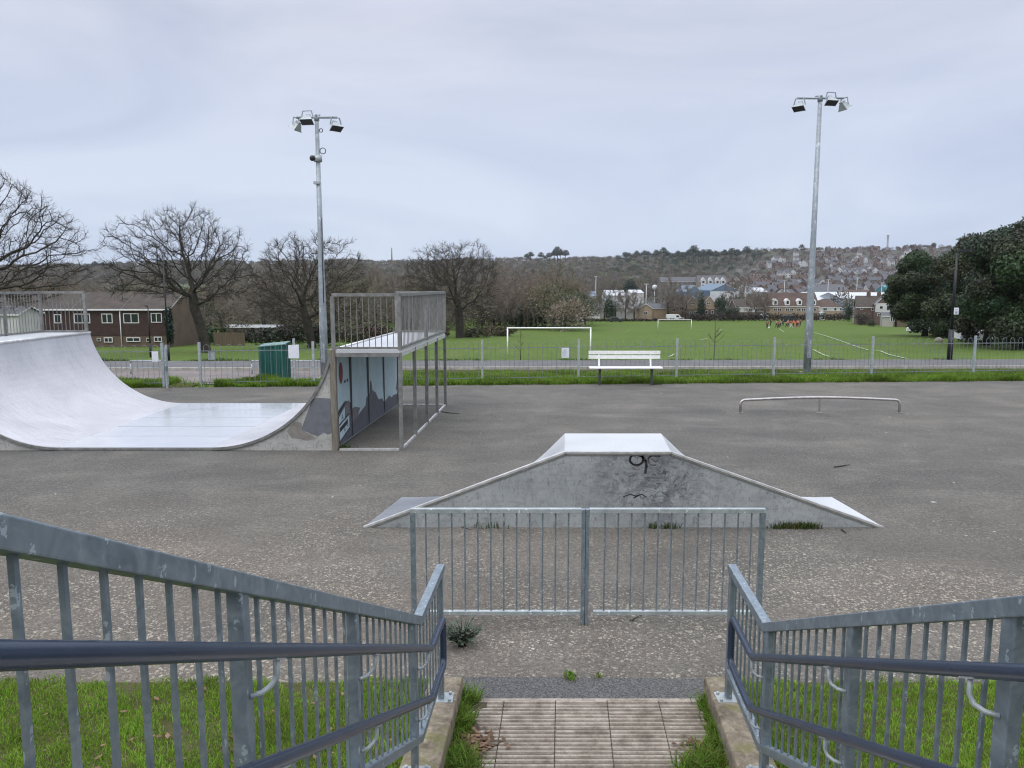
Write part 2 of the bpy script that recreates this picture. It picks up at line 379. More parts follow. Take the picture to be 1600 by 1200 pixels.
# ------------------------------------------------------------------ terrain
_fy = [-60, 24, 28.3, 31, 40, 52, 67, 87, 110, 140, 166, 200, 232, 300, 420, 600]
_fz = [-.03, -.03, -.03, -.25, -1.25, -2.3, -3.25, -4.05, -4.75, -5.75, -6.6, -7.3, -7.75, -9.0, -10.5, -11.0]
_tp = [-800, 0, 200, 400, 600, 760, 850, 950, 1050, 1200, 1300, 1400, 1500, 1700, 2400]
_tv = [24, 27, 33, 36, 36, 38, 40, 41, 47, 52, 55, 57, 57, 55, 45]
def zt(X, Y):
    X = np.asarray(X, float); Y = np.asarray(Y, float)
    z = np.interp(Y, _fy, _fz)
    z = z + np.clip((X - 30) / 40, 0, 1) * np.clip(1 - np.abs(Y - 95) / 70, 0, 1) * .7
    az = 800 + X / np.maximum(Y, 20) * 1210
    top = np.interp(az, _tp, _tv) + 1.2 * np.sin(az / 37.) + .8 * np.sin(az / 14.3 + 1)
    t = np.clip((Y - 600) / 1000, 0, 1)
    e = -27.6 + (top + 27.6) * t ** .92
    zf = CAMH + e / 1200 * np.minimum(Y, 1600)
    return np.where(Y > 600, zf, z)
def zg(X, Y): return float(zt(X, Y))

rows = np.concatenate([np.linspace(25.2, 70, 46), np.linspace(72, 260, 60), np.linspace(270, 600, 30), np.linspace(620, 1700, 50), np.array([2200])])
cols_ = np.linspace(-900, 2500, 121)
YY, AZ = np.meshgrid(rows, cols_, indexing='ij'); XX = (AZ - 800) / 1210 * np.maximum(YY, 60); ZZ = zt(XX, YY)
V = np.stack([XX, YY, ZZ], -1).reshape(-1, 3); nr, nc = XX.shape
idx = np.arange(nr * nc).reshape(nr, nc)
F = np.stack([idx[:-1, :-1], idx[:-1, 1:], idx[1:, 1:], idx[1:, :-1]], -1)
nearrow = int(np.searchsorted(rows, 262))
def terr(name, F, m):
    used, inv = np.unique(F.ravel(), return_inverse=True)
    return tag(link(name, np_mesh(name, V[used], inv.reshape(-1, 4), m, smooth=True)), kind='structure')
terr('playing_field', F[:nearrow].reshape(-1, 4), M['field'])
terr('hillside', F[nearrow:].reshape(-1, 4), M['hill'])
mb = MB().quad([(-140, -40, -.03), (140, -40, -.03), (140, 25.2, -.03), (-140, 25.2, -.03)])
tag(mb.build('ground', M['field']), kind='structure')

def verge_y(x): return 21.77 + .061 * x
def fence_y(x): return 22.5 + .125 * x
# skate park slab
mb = MB().quad([(-40, -12, 0), (40, -12, 0), (40, verge_y(40), 0), (-40, verge_y(-40), 0)])
tag(mb.build('skatepark_asphalt', M['asphalt']), kind='structure')
# path beyond the fence with its kerb
def kerb_y(x): return 25.75 + .02 * x
mb = MB(); mb.quad([(-70, kerb_y(-70) + .1, .075), (70, kerb_y(70) + .1, .075), (70, 28.3 + 1.4, .075), (-70, 28.0 - 1.0, .075)])
tag(mb.build('path', M['tarmac']), kind='structure')
mb = MB().prism([(-70, kerb_y(-70), -.02), (-70, kerb_y(-70) + .12, -.02), (-70, kerb_y(-70) + .12, .095), (-70, kerb_y(-70), .095)], (140, 2.8, 0))
tag(mb.build('path_kerb', M['kerb']), kind='structure')
mb = MB(); mb.quad([(-40, 20.6, -.01), (-4.4, 22.2, -.01), (-4.4, kerb_y(-4.4), -.01), (-40, kerb_y(-40), -.01)])
tag(mb.build('paved_apron', M['apron']), kind='structure')
# tarmac strip, corduroy paving
mb = MB().quad([(-.52, 4.90, .004), (1.46, 4.90, .004), (1.50, 5.20, .004), (-.47, 5.235, .004)])
tag(mb.build('tarmac_strip', M['tarmac_dark']), kind='structure')
KX = .0667
def xl(Y): return -.45 + KX * (Y - 4.6)
def xr(Y): return 1.375 + KX * (Y - 4.58)
mb = MB(); tw = .347
for i in range(5):
    for j in range(4):
        y1 = 4.905 - .03 - j * .345; y0 = y1 - .340
        x0 = -.425 + i * tw + KX * (y0 - 4.5); x1 = x0 + tw - .0018; xs = KX * .34
        mb.prism([(x0, y0, .001), (x1, y0, .001), (x1 + xs, y1, .001), (x0 + xs, y1, .001)], (0, 0, .017), 1)
        for k in range(8):
            yc = y0 + .022 + k * .0425; o_ = KX * (yc - y0); jz = random.uniform(-.002, .002)
            P = [(0, -.0135, .016), (0, -.008, .0285 + jz), (0, .008, .0285 + jz), (0, .0135, .016)]
            mb.prism([(x0 + o_ + .004, yc + p[1], p[2]) for p in P], (tw - .0075, 0, 0), 0)
mb.b2((-.42, 4.876, .001), (1.36, 4.905, .022), 0)
tag(mb.build('corduroy_paving', [M['tactile'], M['groove']]), kind='structure')
# steps under the viewer
mb = MB()
for i in range(11):
    y1 = 3.52 - i * .32; mb.b2((xl(y1) + .1, y1 - .32, -.02), (xr(y1) - .1, y1, .155 * (i + 1)), 0)
tag(mb.build('steps', M['kerb']), kind='structure')
# grassed banks left and right of the steps
def zbank(Y, X=0):
    Y = np.asarray(Y, float); return np.clip(5.16 - Y, 0, 1.29) * .125 + np.clip(3.87 - Y, 0, 9) * .485 - .005
for nm, xa_, xb_ in (('bank', -14, None), ('bank', None, 16)):
    ys = np.linspace(5.155, -4, 60); vs = []; fs = []
    for i, y in enumerate(ys):
        a, b = (xa_, xl(y) - .1) if xb_ is None else (xr(y) + .1, xb_)
        yy = y
        for k in range(2):
            x = (a, b)[k]; vs.append((x, yy + (.0 if abs(x) < 3 else .0), float(zbank(y)) + .006))
    for i in range(len(ys) - 1): fs.append((2 * i, 2 * i + 1, 2 * i + 3, 2 * i + 2))
    tag(link('grass_bank', np_mesh('grass_bank', vs, fs, M['soil'])), kind='structure')

# ------------------------------------------------------------------ grass blades
def blades(name, pts, h, w, cols, lean=.45, mat='blade', seed=1):
    r = np.random.default_rng(seed); n = len(pts); pts = np.asarray(pts, float)
    h = h * r.uniform(.45, 1.25, n); ang = r.uniform(0, 2 * np.pi, n); la = r.uniform(0, 2 * np.pi, n); lm = r.uniform(.05, lean, n) * h
    dx = np.cos(ang) * w / 2; dy = np.sin(ang) * w / 2
    v = np.zeros((n, 5, 3)); mx = pts[:, 0] + np.cos(la) * lm * .35; my = pts[:, 1] + np.sin(la) * lm * .35; mz = pts[:, 2] + h * .6
    v[:, 0] = np.stack([pts[:, 0] - dx, pts[:, 1] - dy, pts[:, 2]], 1); v[:, 1] = np.stack([pts[:, 0] + dx, pts[:, 1] + dy, pts[:, 2]], 1)
    v[:, 2] = np.stack([mx + dx * .8, my + dy * .8, mz], 1); v[:, 3] = np.stack([mx - dx * .8, my - dy * .8, mz], 1)
    v[:, 4] = np.stack([pts[:, 0] + np.cos(la) * lm, pts[:, 1] + np.sin(la) * lm, pts[:, 2] + h * .92], 1)
    b = np.arange(n)[:, None] * 5
    f = np.concatenate([b + np.array([[0, 1, 2]]), b + np.array([[0, 2, 3]]), b + np.array([[3, 2, 4]])], 0)
    c = np.repeat(cols[:, None, :], 5, 1).reshape(-1, 3)
    return link(name, np_mesh(name, v.reshape(-1, 3), f, M[mat], c))
def grass_cols(n, r, base=(.062, .125, .018), var=.45, yellow=.12):
    c = np.array(base)[None] * r.uniform(1 - var, 1 + var, (n, 1)) * r.uniform(.85, 1.15, (n, 3))
    y = r.random(n) < yellow; c[y] = np.array((.20, .17, .07)) * r.uniform(.6, 1.2, (y.sum(), 1)); return c
def lump(x, y, s=1.0, ph=0.0):
    return (np.sin(x * 3.1 * s + ph) * np.sin(y * 2.7 * s + 1.3 * ph) + np.sin(x * 7.3 * s + 2 + ph) * np.sin(y * 6.1 * s + ph) * .6 + np.sin((x + y) * 13 * s) * .35) / 1.6
pts = []; r = np.random.default_rng(3)
for side in (-1, 1):
    n = 120000
    Y = r.uniform(2.4, 5.22, n); ln = 4.4
    X = (xl(Y) - .11 - r.random(n) ** 1.15 * ln) if side < 0 else (xr(Y) + .11 + r.random(n) ** 1.15 * ln)
    k = (lump(X, Y, 1.6, side) + r.normal(0, .34, n)) > -.55
    k &= Y < 5.16 + .05 * np.sin(X * 5) + .03 * np.sin(X * 17) + r.normal(0, .02, n)
    pts.append(np.stack([X, Y, zbank(Y) + .006], 1)[k])
pts = np.concatenate(pts)
tag(blades('bank_grass', pts, .040 + .022 * np.clip(lump(pts[:, 0], pts[:, 1], 2.3, 2), -.8, 1) - .004, .0048, grass_cols(len(pts), r, (.178, .300, .034), .5, .09) * (1 + .28 * np.clip(lump(pts[:, 0], pts[:, 1], 1.3, 4), -1, 1))[:, None], 1.0, seed=5),
    'short tufty green grass on the banks either side of the steps', 'grass', kind='stuff')
# tufts between kerbs and paving
pts = []
for (x, y, rr, n) in ((-.35, 4.84, .08, 520), (-.36, 4.68, .075, 560), (-.34, 4.56, .08, 500), (-.38, 4.42, .05, 160), (-.34, 4.22, .10, 520), (-.30, 4.14, .10, 560), (-.26, 4.87, .04, 90), (1.31, 4.78, .06, 420), (1.31, 4.64, .055, 520), (1.29, 4.48, .06, 520), (1.27, 4.33, .075, 640), (1.12, 4.13, .08, 520), (1.20, 4.2, .09, 520), (1.02, 4.08, .07, 300), (.42, 5.215, .05, 110), (.62, 5.22, .03, 30)):
    q = r.normal(0, 1, (n, 2)) * rr * .55; pts.append(np.stack([x + q[:, 0], y + q[:, 1] * 1.2, np.full(n, .01)], 1))
pts = np.concatenate(pts); lowm = np.where(pts[:, 1] > 5.1, .03, .105)
tag(blades('kerb_weeds', pts, lowm, .0085, grass_cols(len(pts), r, (.14, .235, .034), .5, .08), 1.2, seed=6), 'tufts of grass and weeds growing along the kerbs beside the ridged paving', 'grass', kind='stuff')
# verge under the far fence
n = 230000; X = r.uniform(-17, 24, n); Y = verge_y(X) - .05 + r.random(n) ** 1.4 * np.where(X > -4.2, kerb_y(X) - verge_y(X), 1.9 + .035 * X)
gate = (X > -9.75) & (X < -8.35) & (r.random(n) < .97); leftp = (X < -4.2) & (Y > 22.5) & (lump(X, Y, .6) < .25)
fr = np.clip((Y - verge_y(X)) / 1.6, 0, 1); k = ~(gate | leftp) & (Y > verge_y(X) + .05 * np.sin(X * 3.7) + .04 * np.sin(X * 11)) & (lump(X, Y, .7, .4) + r.normal(0, .4, n) > -.75)
X, Y = X[k], Y[k]
tag(blades('verge_grass', np.stack([X, Y, np.full(len(X), -.02)], 1), (.17 + .10 * lump(X, Y, .9)) * np.where(X > -4.2, 1 - .75 * np.clip((Y - verge_y(X)) / (kerb_y(X) - verge_y(X)), 0, 1), 1), .017, grass_cols(len(X), r, (.125, .215, .026), .5, .06) * (1 + .35 * np.clip(lump(X, Y, .55, 2), -1, 1))[:, None], .9, seed=7), 'rough green grass verge along the foot of the bow top fence', 'grass', kind='stuff')
mb = MB(); xs = np.linspace(-17, 40, 58)
for a, b in zip(xs[:-1], xs[1:]):
    if -9.8 < a < -8.6: continue
    t_ = 1.0
    ya_, yb3 = (kerb_y(a) - .01, kerb_y(b) - .01) if a > -4.4 else (verge_y(a) + t_, verge_y(b) + t_)
    mb.quad([(a, verge_y(a), .006), (b, verge_y(b), .006), (b, yb3, .006), (a, ya_, .006)])
tag(mb.build('verge', M['soil']), kind='structure')
# rough grass at the far side of the path and taller tufts
n = 30000; X = r.uniform(-22, 30, n); Y = 28.2 + .02 * X + np.abs(r.normal(0, .5, n)); k = lump(X, Y, .5) + r.normal(0, .3, n) > -.1; X, Y = X[k], Y[k]
tag(blades('path_edge_grass', np.stack([X, Y, zt(X, Y)], 1), .14 + .08 * lump(X, Y, .45, 1), .022, grass_cols(len(X), r, (.045, .095, .015), .4, .05), .8, seed=8), 'longer grass fringe along the far edge of the tarmac path', 'grass', kind='stuff')
# soil that has washed over the edges of the paving
def soil_patch(cx, cy, rx, ry, seed):
    q_ = random.Random(seed); ring = []
    for i in range(28):
        a_ = 2 * math.pi * i / 28; k_ = 1 + .22 * math.sin(3 * a_ + seed) + q_.uniform(-.14, .14); ring.append((cx + rx * k_ * math.cos(a_), cy + ry * k_ * math.sin(a_), .026))
    m_ = MB(); m_.prism([(x_, y_, .002) for x_, y_, _ in ring], (0, 0, .026)); return m_
m_ = soil_patch(-.30, 4.36, .19, .12, 1)
for q_ in (soil_patch(1.16, 4.16, .15, .12, 4), soil_patch(-.30, 4.80, .12, .10, 7), soil_patch(-.31, 4.58, .09, .16, 9)):
    n0 = len(m_.v); m_.v += q_.v; m_.f += [tuple(i + n0 for i in f) for f in q_.f]; m_.m += q_.m; m_.sm += q_.sm
M['dirt'] = simple('dark_soil', (.085, .062, .042), (.040, .030, .021), 26, .95, bump=.6, detail=7)
tag(m_.build('soil', M['dirt']), kind='structure')
# leaf litter
n = 520; u = r.random(n) < .62; X = np.where(u, -.28 + r.normal(0, .08, n), 1.14 + r.normal(0, .06, n)); Y = np.where(u, 4.37 + r.normal(0, .07, n), r.uniform(4.05, 4.4, n)); Z = np.full(n, .03) + r.random(n) * .02
m_ = 70; X = np.concatenate([X, xl(4) - .2 - r.random(m_) * 2.5]); Yb = r.uniform(3.3, 5.0, m_); Y = np.concatenate([Y, Yb]); Z = np.concatenate([Z, zbank(Yb) + .03])
c = np.array((.16, .10, .065))[None] * r.uniform(.5, 1.6, (len(X), 1)); v = []
for x, y, z in zip(X, Y, Z):
    a = random.uniform(0, 6.28); L = random.uniform(.012, .03); t_ = random.uniform(-.6, .6)
    e = Vector((math.cos(a), math.sin(a), t_ * .5)) * L; s_ = Vector((-math.sin(a), math.cos(a), .3 * t_)) * L * .55; p = Vector((x, y, z))
    v += [p - e, p + s_, p + e, p - s_]
tag(link('leaf_litter', np_mesh('leaf_litter', [tuple(q) for q in v], np.arange(len(v)).reshape(-1, 4), M['litter'], np.repeat(c, 4, 0))), 'scattered brown dead leaves beside the ridged paving and on the bank', 'leaf litter', kind='stuff')

# ------------------------------------------------------------------ stair railings
def kerb_z(Y): return .20 + max(0.0, 3.87 - Y) * .49
def stair_rail(fx, s, label, klabel, KN, SL, YB):
    """s=+1: the walkway lies towards +x"""
    root = thing('stair_railing', label, 'railing', (fx(4.6), 4.6, .2), 'railings of the steps')
    YN = -.55
    def top_z(Y): return 1.07 + max(0.0, KN - Y) * SL
    def bot_z(Y): return .385 + max(0.0, KN - Y) * SL
    tr = MB()
    pth = [(fx(4.64), 4.64, 1.045), (fx(KN), KN, 1.045), (fx(YN), YN, top_z(YN) - .025)]
    def strip(pth, w, h):
        m_ = MB(); n = len(pth)
        for (x, y, z) in pth:
            for a, b in ((-1, -1), (1, -1), (1, 1), (-1, 1)): m_.v.append((x + a * w / 2, y, z + b * h / 2))
        for i in range(n - 1):
            for j in range(4):
                k_ = (j + 1) % 4; m_.f.append((i * 4 + j, (i + 1) * 4 + j, (i + 1) * 4 + k_, i * 4 + k_)); m_.m.append(0); m_.sm.append(False)
        m_.f.append((0, 1, 2, 3)); m_.f.append(tuple(4 * (n - 1) + j for j in (3, 2, 1, 0))); m_.m += [0, 0]; m_.sm += [False, False]
        return m_
    strip(pth, .05, .052).build('top_rail', M['galv'], root, .004)
    strip([(x, y, z - .69) for x, y, z in [(fx(4.60), 4.60, 1.07), (fx(KN), KN, 1.07), (fx(YN), YN, top_z(YN))]], .042, .045).build('bottom_rail', M['galv'], root, .003)
    posts = [4.60, 3.74, 2.66, 1.72, .72, -.3]
    for y in posts:
        zb = kerb_z(y) - .01
        o = MB().b2((fx(y) - .0185, y - .026, zb), (fx(y) + .0185, y + .026, top_z(y) - .03)).build('post', M['galv'], root, .004)
        p = MB(); p.b2((fx(y) - .075, y - .06, zb), (fx(y) + .075, y + .06, zb + .012))
        for a in (-.055, .055):
            for b in (-.042, .042): p.tube([(fx(y) + a, y + b, zb + .012), (fx(y) + a, y + b, zb + .026)], .010, 6)
        p.build('base_plate', M['galv_light'], o)
    edges = posts
    for a, b in zip(edges[:-1], edges[1:]):
        L = a - b; n = max(2, round(L / .1))
        for i in range(1, n):
            y = a - L * i / n
            MB().b2((fx(y) - .0047, y - .0058, bot_z(y) - .015), (fx(y) + .0047, y + .0058, top_z(y) - .04)).build('baluster', M['galv'], root)
    # navy handrail: upper and lower run joined by a return at the foot
    hx = lambda y: fx(y) + s * .065
    def hz(y, z0): return z0 + max(0.0, YB - y) * .49
    YH = -.5
    up = [(hx(YH), YH, hz(YH, .872))] + [(hx(y), y, hz(y, .872)) for y in np.linspace(0, YB - .05, 24)] + [(hx(y), y, .872 + d_) for y, d_ in ((YB - .02, .012), (YB + .01, .003), (YB + .05, 0), (4.1, 0))]
    up = sorted({(round(y, 4)): (x, y, z) for x, y, z in up}.values(), key=lambda p: p[1])
    lo = [(x, y, z - .285) for x, y, z in reversed(up)]
    e = 4.30; ret = []
    for i in range(0, 7):
        a = math.pi / 2 * i / 6; ret.append((hx(e), e - .05 + .05 * math.sin(a), .872 - .05 + .05 * math.cos(a)))
    for i in range(0, 7):
        a = math.pi / 2 * i / 6; ret.append((hx(e), e - .05 + .05 * math.cos(a), .587 + .05 - .05 * math.sin(a)))
    MB().tube(up + ret + lo, .0195, 14).build('handrail', M['navy'], root)
    for y in (3.76, 2.66, 1.72, .72):
        for z0 in (.872, .587):
            z = hz(y, z0); yb2 = y + .055; zt2 = hz(yb2, z0)
            b = MB().tube([(fx(y) + s * .017, y, zt2 - .088), (fx(y) + s * .04, y + .022, zt2 - .09), (fx(y) + s * .056, y + .043, zt2 - .082), (hx(yb2), yb2, zt2 - .062), (hx(yb2), yb2, zt2 - .018)], .0068, 8)
            b.bar((hx(yb2 - .03), yb2 - .03, hz(yb2 - .03, z0) - .0205), (hx(yb2 + .03), yb2 + .03, hz(yb2 + .03, z0) - .0205), .024, .005)
            b.build('bracket', M['galv_light'], root)
    # low kerb wall carrying the posts
    kb = MB(); ys = [4.90, 4.86, 4.5, 3.87, 2.0, -1.0]; i0 = len(kb.v)
    for y in ys:
        x0, x1 = sorted((fx(y) - s * .12, fx(y) + s * .10)); zt_ = kerb_z(y) - (.02 if y > 4.88 else 0)
        kb.v += [(x0, y, -.05), (x1, y, -.05), (x1, y, zt_), (x0, y, zt_)]
    for i in range(len(ys) - 1):
        for j in range(4):
            k_ = (j + 1) % 4; kb.f.append((i * 4 + j, i * 4 + k_, i * 4 + 4 + k_, i * 4 + 4 + j)); kb.m.append(0); kb.sm.append(False)
    kb.f.append((3, 2, 1, 0)); kb.f.append(tuple(4 * (len(ys) - 1) + j for j in range(4))); kb.m += [0, 0]; kb.sm += [False, False]
    tag(kb.build('kerb_wall', M['wallconc'], None, .015), klabel, 'kerb wall')
stair_rail(xl, 1, 'galvanised stair railing with navy handrails left of the ridged paving', 'low mossy concrete kerb wall under the left stair railing', 3.87, .496, 3.91)
stair_rail(xr, -1, 'galvanised stair railing with navy handrails right of the ridged paving', 'low mossy concrete kerb wall under the right stair railing', 3.79, .487, 3.81)

# ------------------------------------------------------------------ guardrail
def guardrail():
    y0 = 6.11; x0, x1, x2 = -.815, .603, 2.055
    root = thing('guardrail', 'low galvanised pedestrian guardrail facing the foot of the steps', 'guardrail', (x1, y0, 0))
    for x, zt_ in ((x0, .985), (x2, .985), (x1, .99)):
        w = .018 if x == x1 else .02
        if x == x1:
            MB().b2((x - .031, y0 - .022, 0), (x - .002, y0 + .022, zt_)).b2((x + .002, y0 - .022, 0), (x + .031, y0 + .022, zt_)).build('post', M['galv'], root, .003)
        else: MB().b2((x - w, y0 - .022, 0), (x + w, y0 + .022, zt_ - .03)).build('post', M['galv'], root, .003)
    for a, b in ((x0 - .02, x1 - .0315), (x1 + .0315, x2 + .02)):
        MB().b2((a, y0 - .022, .957), (b, y0 + .022, .995)).build('top_rail', M['galv_light'], root, .003)
        MB().b2((a + .04, y0 - .018, .085), (b - .0, y0 + .018, .118)).build('bottom_rail', M['galv_light'], root, .003)
        n = 13
        for i in range(1, n):
            x = a + .02 + (b - a - .02) * i / n
            MB().tube([(x, y0, .118), (x, y0, .957)], .0066, 8, caps=False).build('infill_bar', M['galv'], root)
guardrail()

# ------------------------------------------------------------------ fun box
def funbox():
    xL, xl1, xr1, xR = -1.72, .61, 1.84, 4.33; H = .905; yf, yb = 8.70, 9.93; T = .055; sk = .075
    root = thing('ramp_box', 'grey trapezoid skate box with steel edges and black graffiti behind the guardrail', 'skate ramp', (1.3, 8.7, 0))
    p = MB()
    p.quad([(xL + .06, yf, 0), (xR - .06, yf, 0), (xr1, yf, H - .022), (xl1, yf, H - .022)])
    # painted scribble, lower left of the right seam
    def stroke(pts, w):
        pts = [Vector((at(a, b, yf).x, yf - .003, at(a, b, yf).z)) for a, b in pts]
        for a, b in zip(pts[:-1], pts[1:]):
            d = (b - a).normalized(); n = Vector((-d.z, 0, d.x)) * w / 2; e = d * w * .25
            p.quad([a - e + n, b + e + n, b + e - n, a - e - n], 1)
    loop = [(984 + 10.5 * (1 - math.cos(t)), 718 - 8.5 * math.sin(t)) for t in np.linspace(0, 6.28, 20)]
    stroke(loop, .024); stroke([(996, 710), (1004, 713), (1009, 720), (1010, 729), (1008, 739)], .03)
    stroke([(1012, 717), (1016, 713), (1022, 711), (1029, 711)], .02); stroke([(1014, 716), (1013, 722), (1018, 727), (1025, 726)], .008); stroke([(990, 711), (997, 709.5)], .034); stroke([(1023, 711.5), (1031, 711.5)], .034); stroke([(1018, 716), (1024, 722), (1029, 718)], .008)
    stroke([(974, 776), (985, 772), (993, 775), (1003, 772), (1010, 777)], .012); stroke([(990, 778), (998, 774)], .014)
    p.build('side_panel', [M['side'], M['spray']], root)
    # straight steel capping along the front
    c = MB()
    for a, b in (((xL - .02, .008), (xl1, H)), ((xl1, H), (xr1, H)), ((xr1, H), (xR + .02, .008))):
        A, B = Vector((a[0], yf, a[1])), Vector((b[0], yf, b[1])); d = (B - A).normalized(); n = Vector((-d.z, 0, d.x))
        c.prism([A + Vector((0, -.012, 0)), B + Vector((0, -.012, 0)), B - n * .022 + Vector((0, -.012, 0)), A - n * .022 + Vector((0, -.012, 0))], (0, T, 0), 0)
        lo = MB; c.prism([A - n * .0225 + Vector((0, -.010, 0)), B - n * .0225 + Vector((0, -.010, 0)), B - n * .044 + Vector((0, -.010, 0)), A - n * .044 + Vector((0, -.010, 0))], (0, .02, 0), 1)
    c.build('steel_edge', [M['bright'], M['frame']], root)
    tp = MB().quad([(xl1, yf + T - .014, H - .003), (xr1, yf + T - .014, H - .003), (xr1 + sk + .02, yb - .12, H - .003), (xl1 + sk, yb - .12, H - .003)])
    tp.quad([(xl1, yf, H - .02), (xr1, yf, H - .02), (xr1, yf, .0), (xl1, yf, 0)][::-1], 0) if False else None
    tp.build('platform', M['deck'], root)
    # concave riding faces left and right, flattening towards the ground
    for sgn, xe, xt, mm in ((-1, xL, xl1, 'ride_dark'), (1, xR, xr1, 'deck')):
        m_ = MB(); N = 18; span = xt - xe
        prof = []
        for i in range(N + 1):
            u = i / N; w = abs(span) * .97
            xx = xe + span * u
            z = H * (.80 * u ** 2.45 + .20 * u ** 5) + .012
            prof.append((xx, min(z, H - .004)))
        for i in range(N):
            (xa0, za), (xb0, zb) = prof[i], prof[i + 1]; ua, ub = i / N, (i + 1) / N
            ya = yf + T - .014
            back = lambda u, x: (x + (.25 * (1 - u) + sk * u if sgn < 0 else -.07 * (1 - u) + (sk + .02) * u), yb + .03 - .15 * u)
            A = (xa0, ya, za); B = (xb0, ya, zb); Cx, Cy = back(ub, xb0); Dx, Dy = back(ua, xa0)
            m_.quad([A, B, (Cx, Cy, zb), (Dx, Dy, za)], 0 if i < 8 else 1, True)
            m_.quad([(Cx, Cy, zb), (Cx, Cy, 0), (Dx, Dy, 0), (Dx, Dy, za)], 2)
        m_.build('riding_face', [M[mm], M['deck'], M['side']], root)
    MB().quad([(xl1 + sk, yb - .12, 0), (xl1 + sk, yb - .12, H - .004), (xr1 + sk + .02, yb - .12, H - .004), (xr1 + sk + .02, yb - .12, 0)]).build('back_panel', M['side'], root)
funbox()

# ------------------------------------------------------------------ mini ramp
def miniramp():
    y0, y1 = 12.93, 17.95; H = 1.70; R = 2.12; w = math.sqrt(2 * R * H - H * H)
    rt = -3.06; rf = rt - w; lt = -9.86; lf = lt + w
    root = thing('mini_ramp', 'white skate mini ramp with curved faces, grey decks and steel railings', 'skate ramp', (-6.3, y0, 0))
    am = math.acos(1 - H / R); N = 22; fz = .055
    prof_r = [(rf + R * math.sin(am * i / N), fz + (R * (1 - math.cos(am * i / N))) * (H - fz) / H) for i in range(N + 1)]
    prof_l = [(lf - R * math.sin(am * i / N), fz + (R * (1 - math.cos(am * i / N))) * (H - fz) / H) for i in range(N + 1)]
    for prof, nm, mm in ((prof_r, 'riding_face', 'ride'), (prof_l, 'riding_face', 'ride')):
        m_ = MB()
        for a, b in zip(prof[:-1], prof[1:]):
            q = [(a[0], y0, a[1]), (b[0], y0, b[1]), (b[0], y1, b[1]), (a[0], y1, a[1])]
            m_.quad(q if prof is prof_l else q[::-1], 0, True)
        m_.build(nm, M[mm], root)
    m_ = MB()
    ny = 5
    for i in range(ny):
        a = y0 + (y1 - y0) * i / ny; b = y0 + (y1 - y0) * (i + 1) / ny - .014
        m_.b2((lf, a, fz - .03), (rf, b, fz + (.0 if i % 2 else .002)))
    m_.build('flat_bottom', M['ride_flat'], root)
    for i in range(1, ny):
        yy = y0 + (y1 - y0) * i / ny; MB().b2((lf, yy - .016, fz), (rf, yy + .004, fz + .004)).build('seam', M['greywall'], root)
    MB().b2((lf - .6, y0 + .02, 0), (rf + .6, y0 + .04, fz - .03)).build('base_frame', M['darkgap'], root)
    # steel edge strips along the front of the curves
    e = MB()
    for prof in (prof_r, prof_l):
        for a, b in zip(prof[:-1], prof[1:]): e.bar((a[0], y0 - .008, a[1] - .022), (b[0], y0 - .008, b[1] - .022), .03, .045)
    e.bar((lf, y0 - .006, fz - .03), (rf, y0 - .006, fz - .03), .02, .04); e.build('edge_strip', M['frame'], root)
    # front side panels under the curves
    for prof, s in ((prof_r, 1), (prof_l, -1)):
        x_end = prof[-1][0] + s * .0
        p = MB(); poly = [(prof[0][0], y0 + .012, 0)] + [(a, y0 + .012, max(z - .03, 0)) for a, z in prof] + [(x_end, y0 + .012, 0)]
        p.quad(poly if s < 0 else poly[::-1], 0)
        if s > 0:
            patch = [(470, 672), (474, 661), (478, 650), (483, 637), (487, 626), (492, 622), (505, 622), (516, 623), (518, 640), (519, 676), (512, 679), (505, 676), (497, 682), (488, 679), (480, 675)]
            p.quad([(at(a, b, y0).x, y0 + .008, at(a, b, y0).z) for a, b in patch], 1)
            patch = [(448, 675), (455, 664), (462, 659), (471, 661), (473, 671), (478, 676), (488, 681), (494, 685), (480, 689), (466, 686), (456, 685)]
            p.quad([(at(a, b, y0).x, y0 + .010, at(a, b, y0).z) for a, b in patch], 2)
        p.build('side_panel', [M['side2'], M['greypaint'], M['brownpaint']], root)
    # timber end posts at the top of the right curve
    MB().b2((rt - .02, y0 - .02, 0), (rt + .075, y0 + .07, H + .03)).build('corner_post', M['wood'], root)
    # mural wall under the right deck (painted on the back of the curve)
    wx = rt + .055
    mu = MB(); mu.quad([(wx, y0 + .07, .04), (wx, y1, .04), (wx, y1, H - .08), (wx, y0 + .07, H - .08)], 0)
    def mp(t, z, k=1): return (wx + .003 * k, y0 + .07 + (y1 - y0 - .07) * t, z)
    def poly(pts, m, k=1): mu.quad([mp(t, z, k) for t, z in pts], m)
    poly([(0, .05), (1, .05), (1, .30), (.88, .33), (.85, .30), (.80, .38), (.70, .30), (.66, .42), (.60, .44), (.55, .62), (.50, .70), (.48, .92), (.46, .9), (.45, .66), (.40, .62), (.38, .48), (.24, .36), (.20, .42), (.17, .70), (.10, .78), (.0, .62)], 1)
    poly([(.16, .30), (.26, .36), (.30, .50), (.22, .58), (.17, .56)], 2, 2); poly([(.06, .66), (.15, .76), (.16, .46), (.10, .38), (.05, .5)], 2, 2)
    poly([(.93, .42), (.97, .62), (1, .68), (1, .40)], 2, 2)
    for t in (.18, .43, .70): poly([(t - .02, H - .08), (t + .012, H - .08), (t + .008, .07), (t - .004, .07)], 3, 3)
    poly([(.97, .1), (1, .1), (1, H - .08), (.975, H - .08)], 3, 3)
    poly([(.055 + .022 * math.cos(a), 1.30 + .19 * math.sin(a)) for a in np.linspace(0, 6.28, 18)[:-1]], 4, 3)
    for t in (.10, .135): poly([(t - .008, 1.10), (t + .008, 1.10), (t + .008, 1.15), (t - .008, 1.15)], 3, 3)
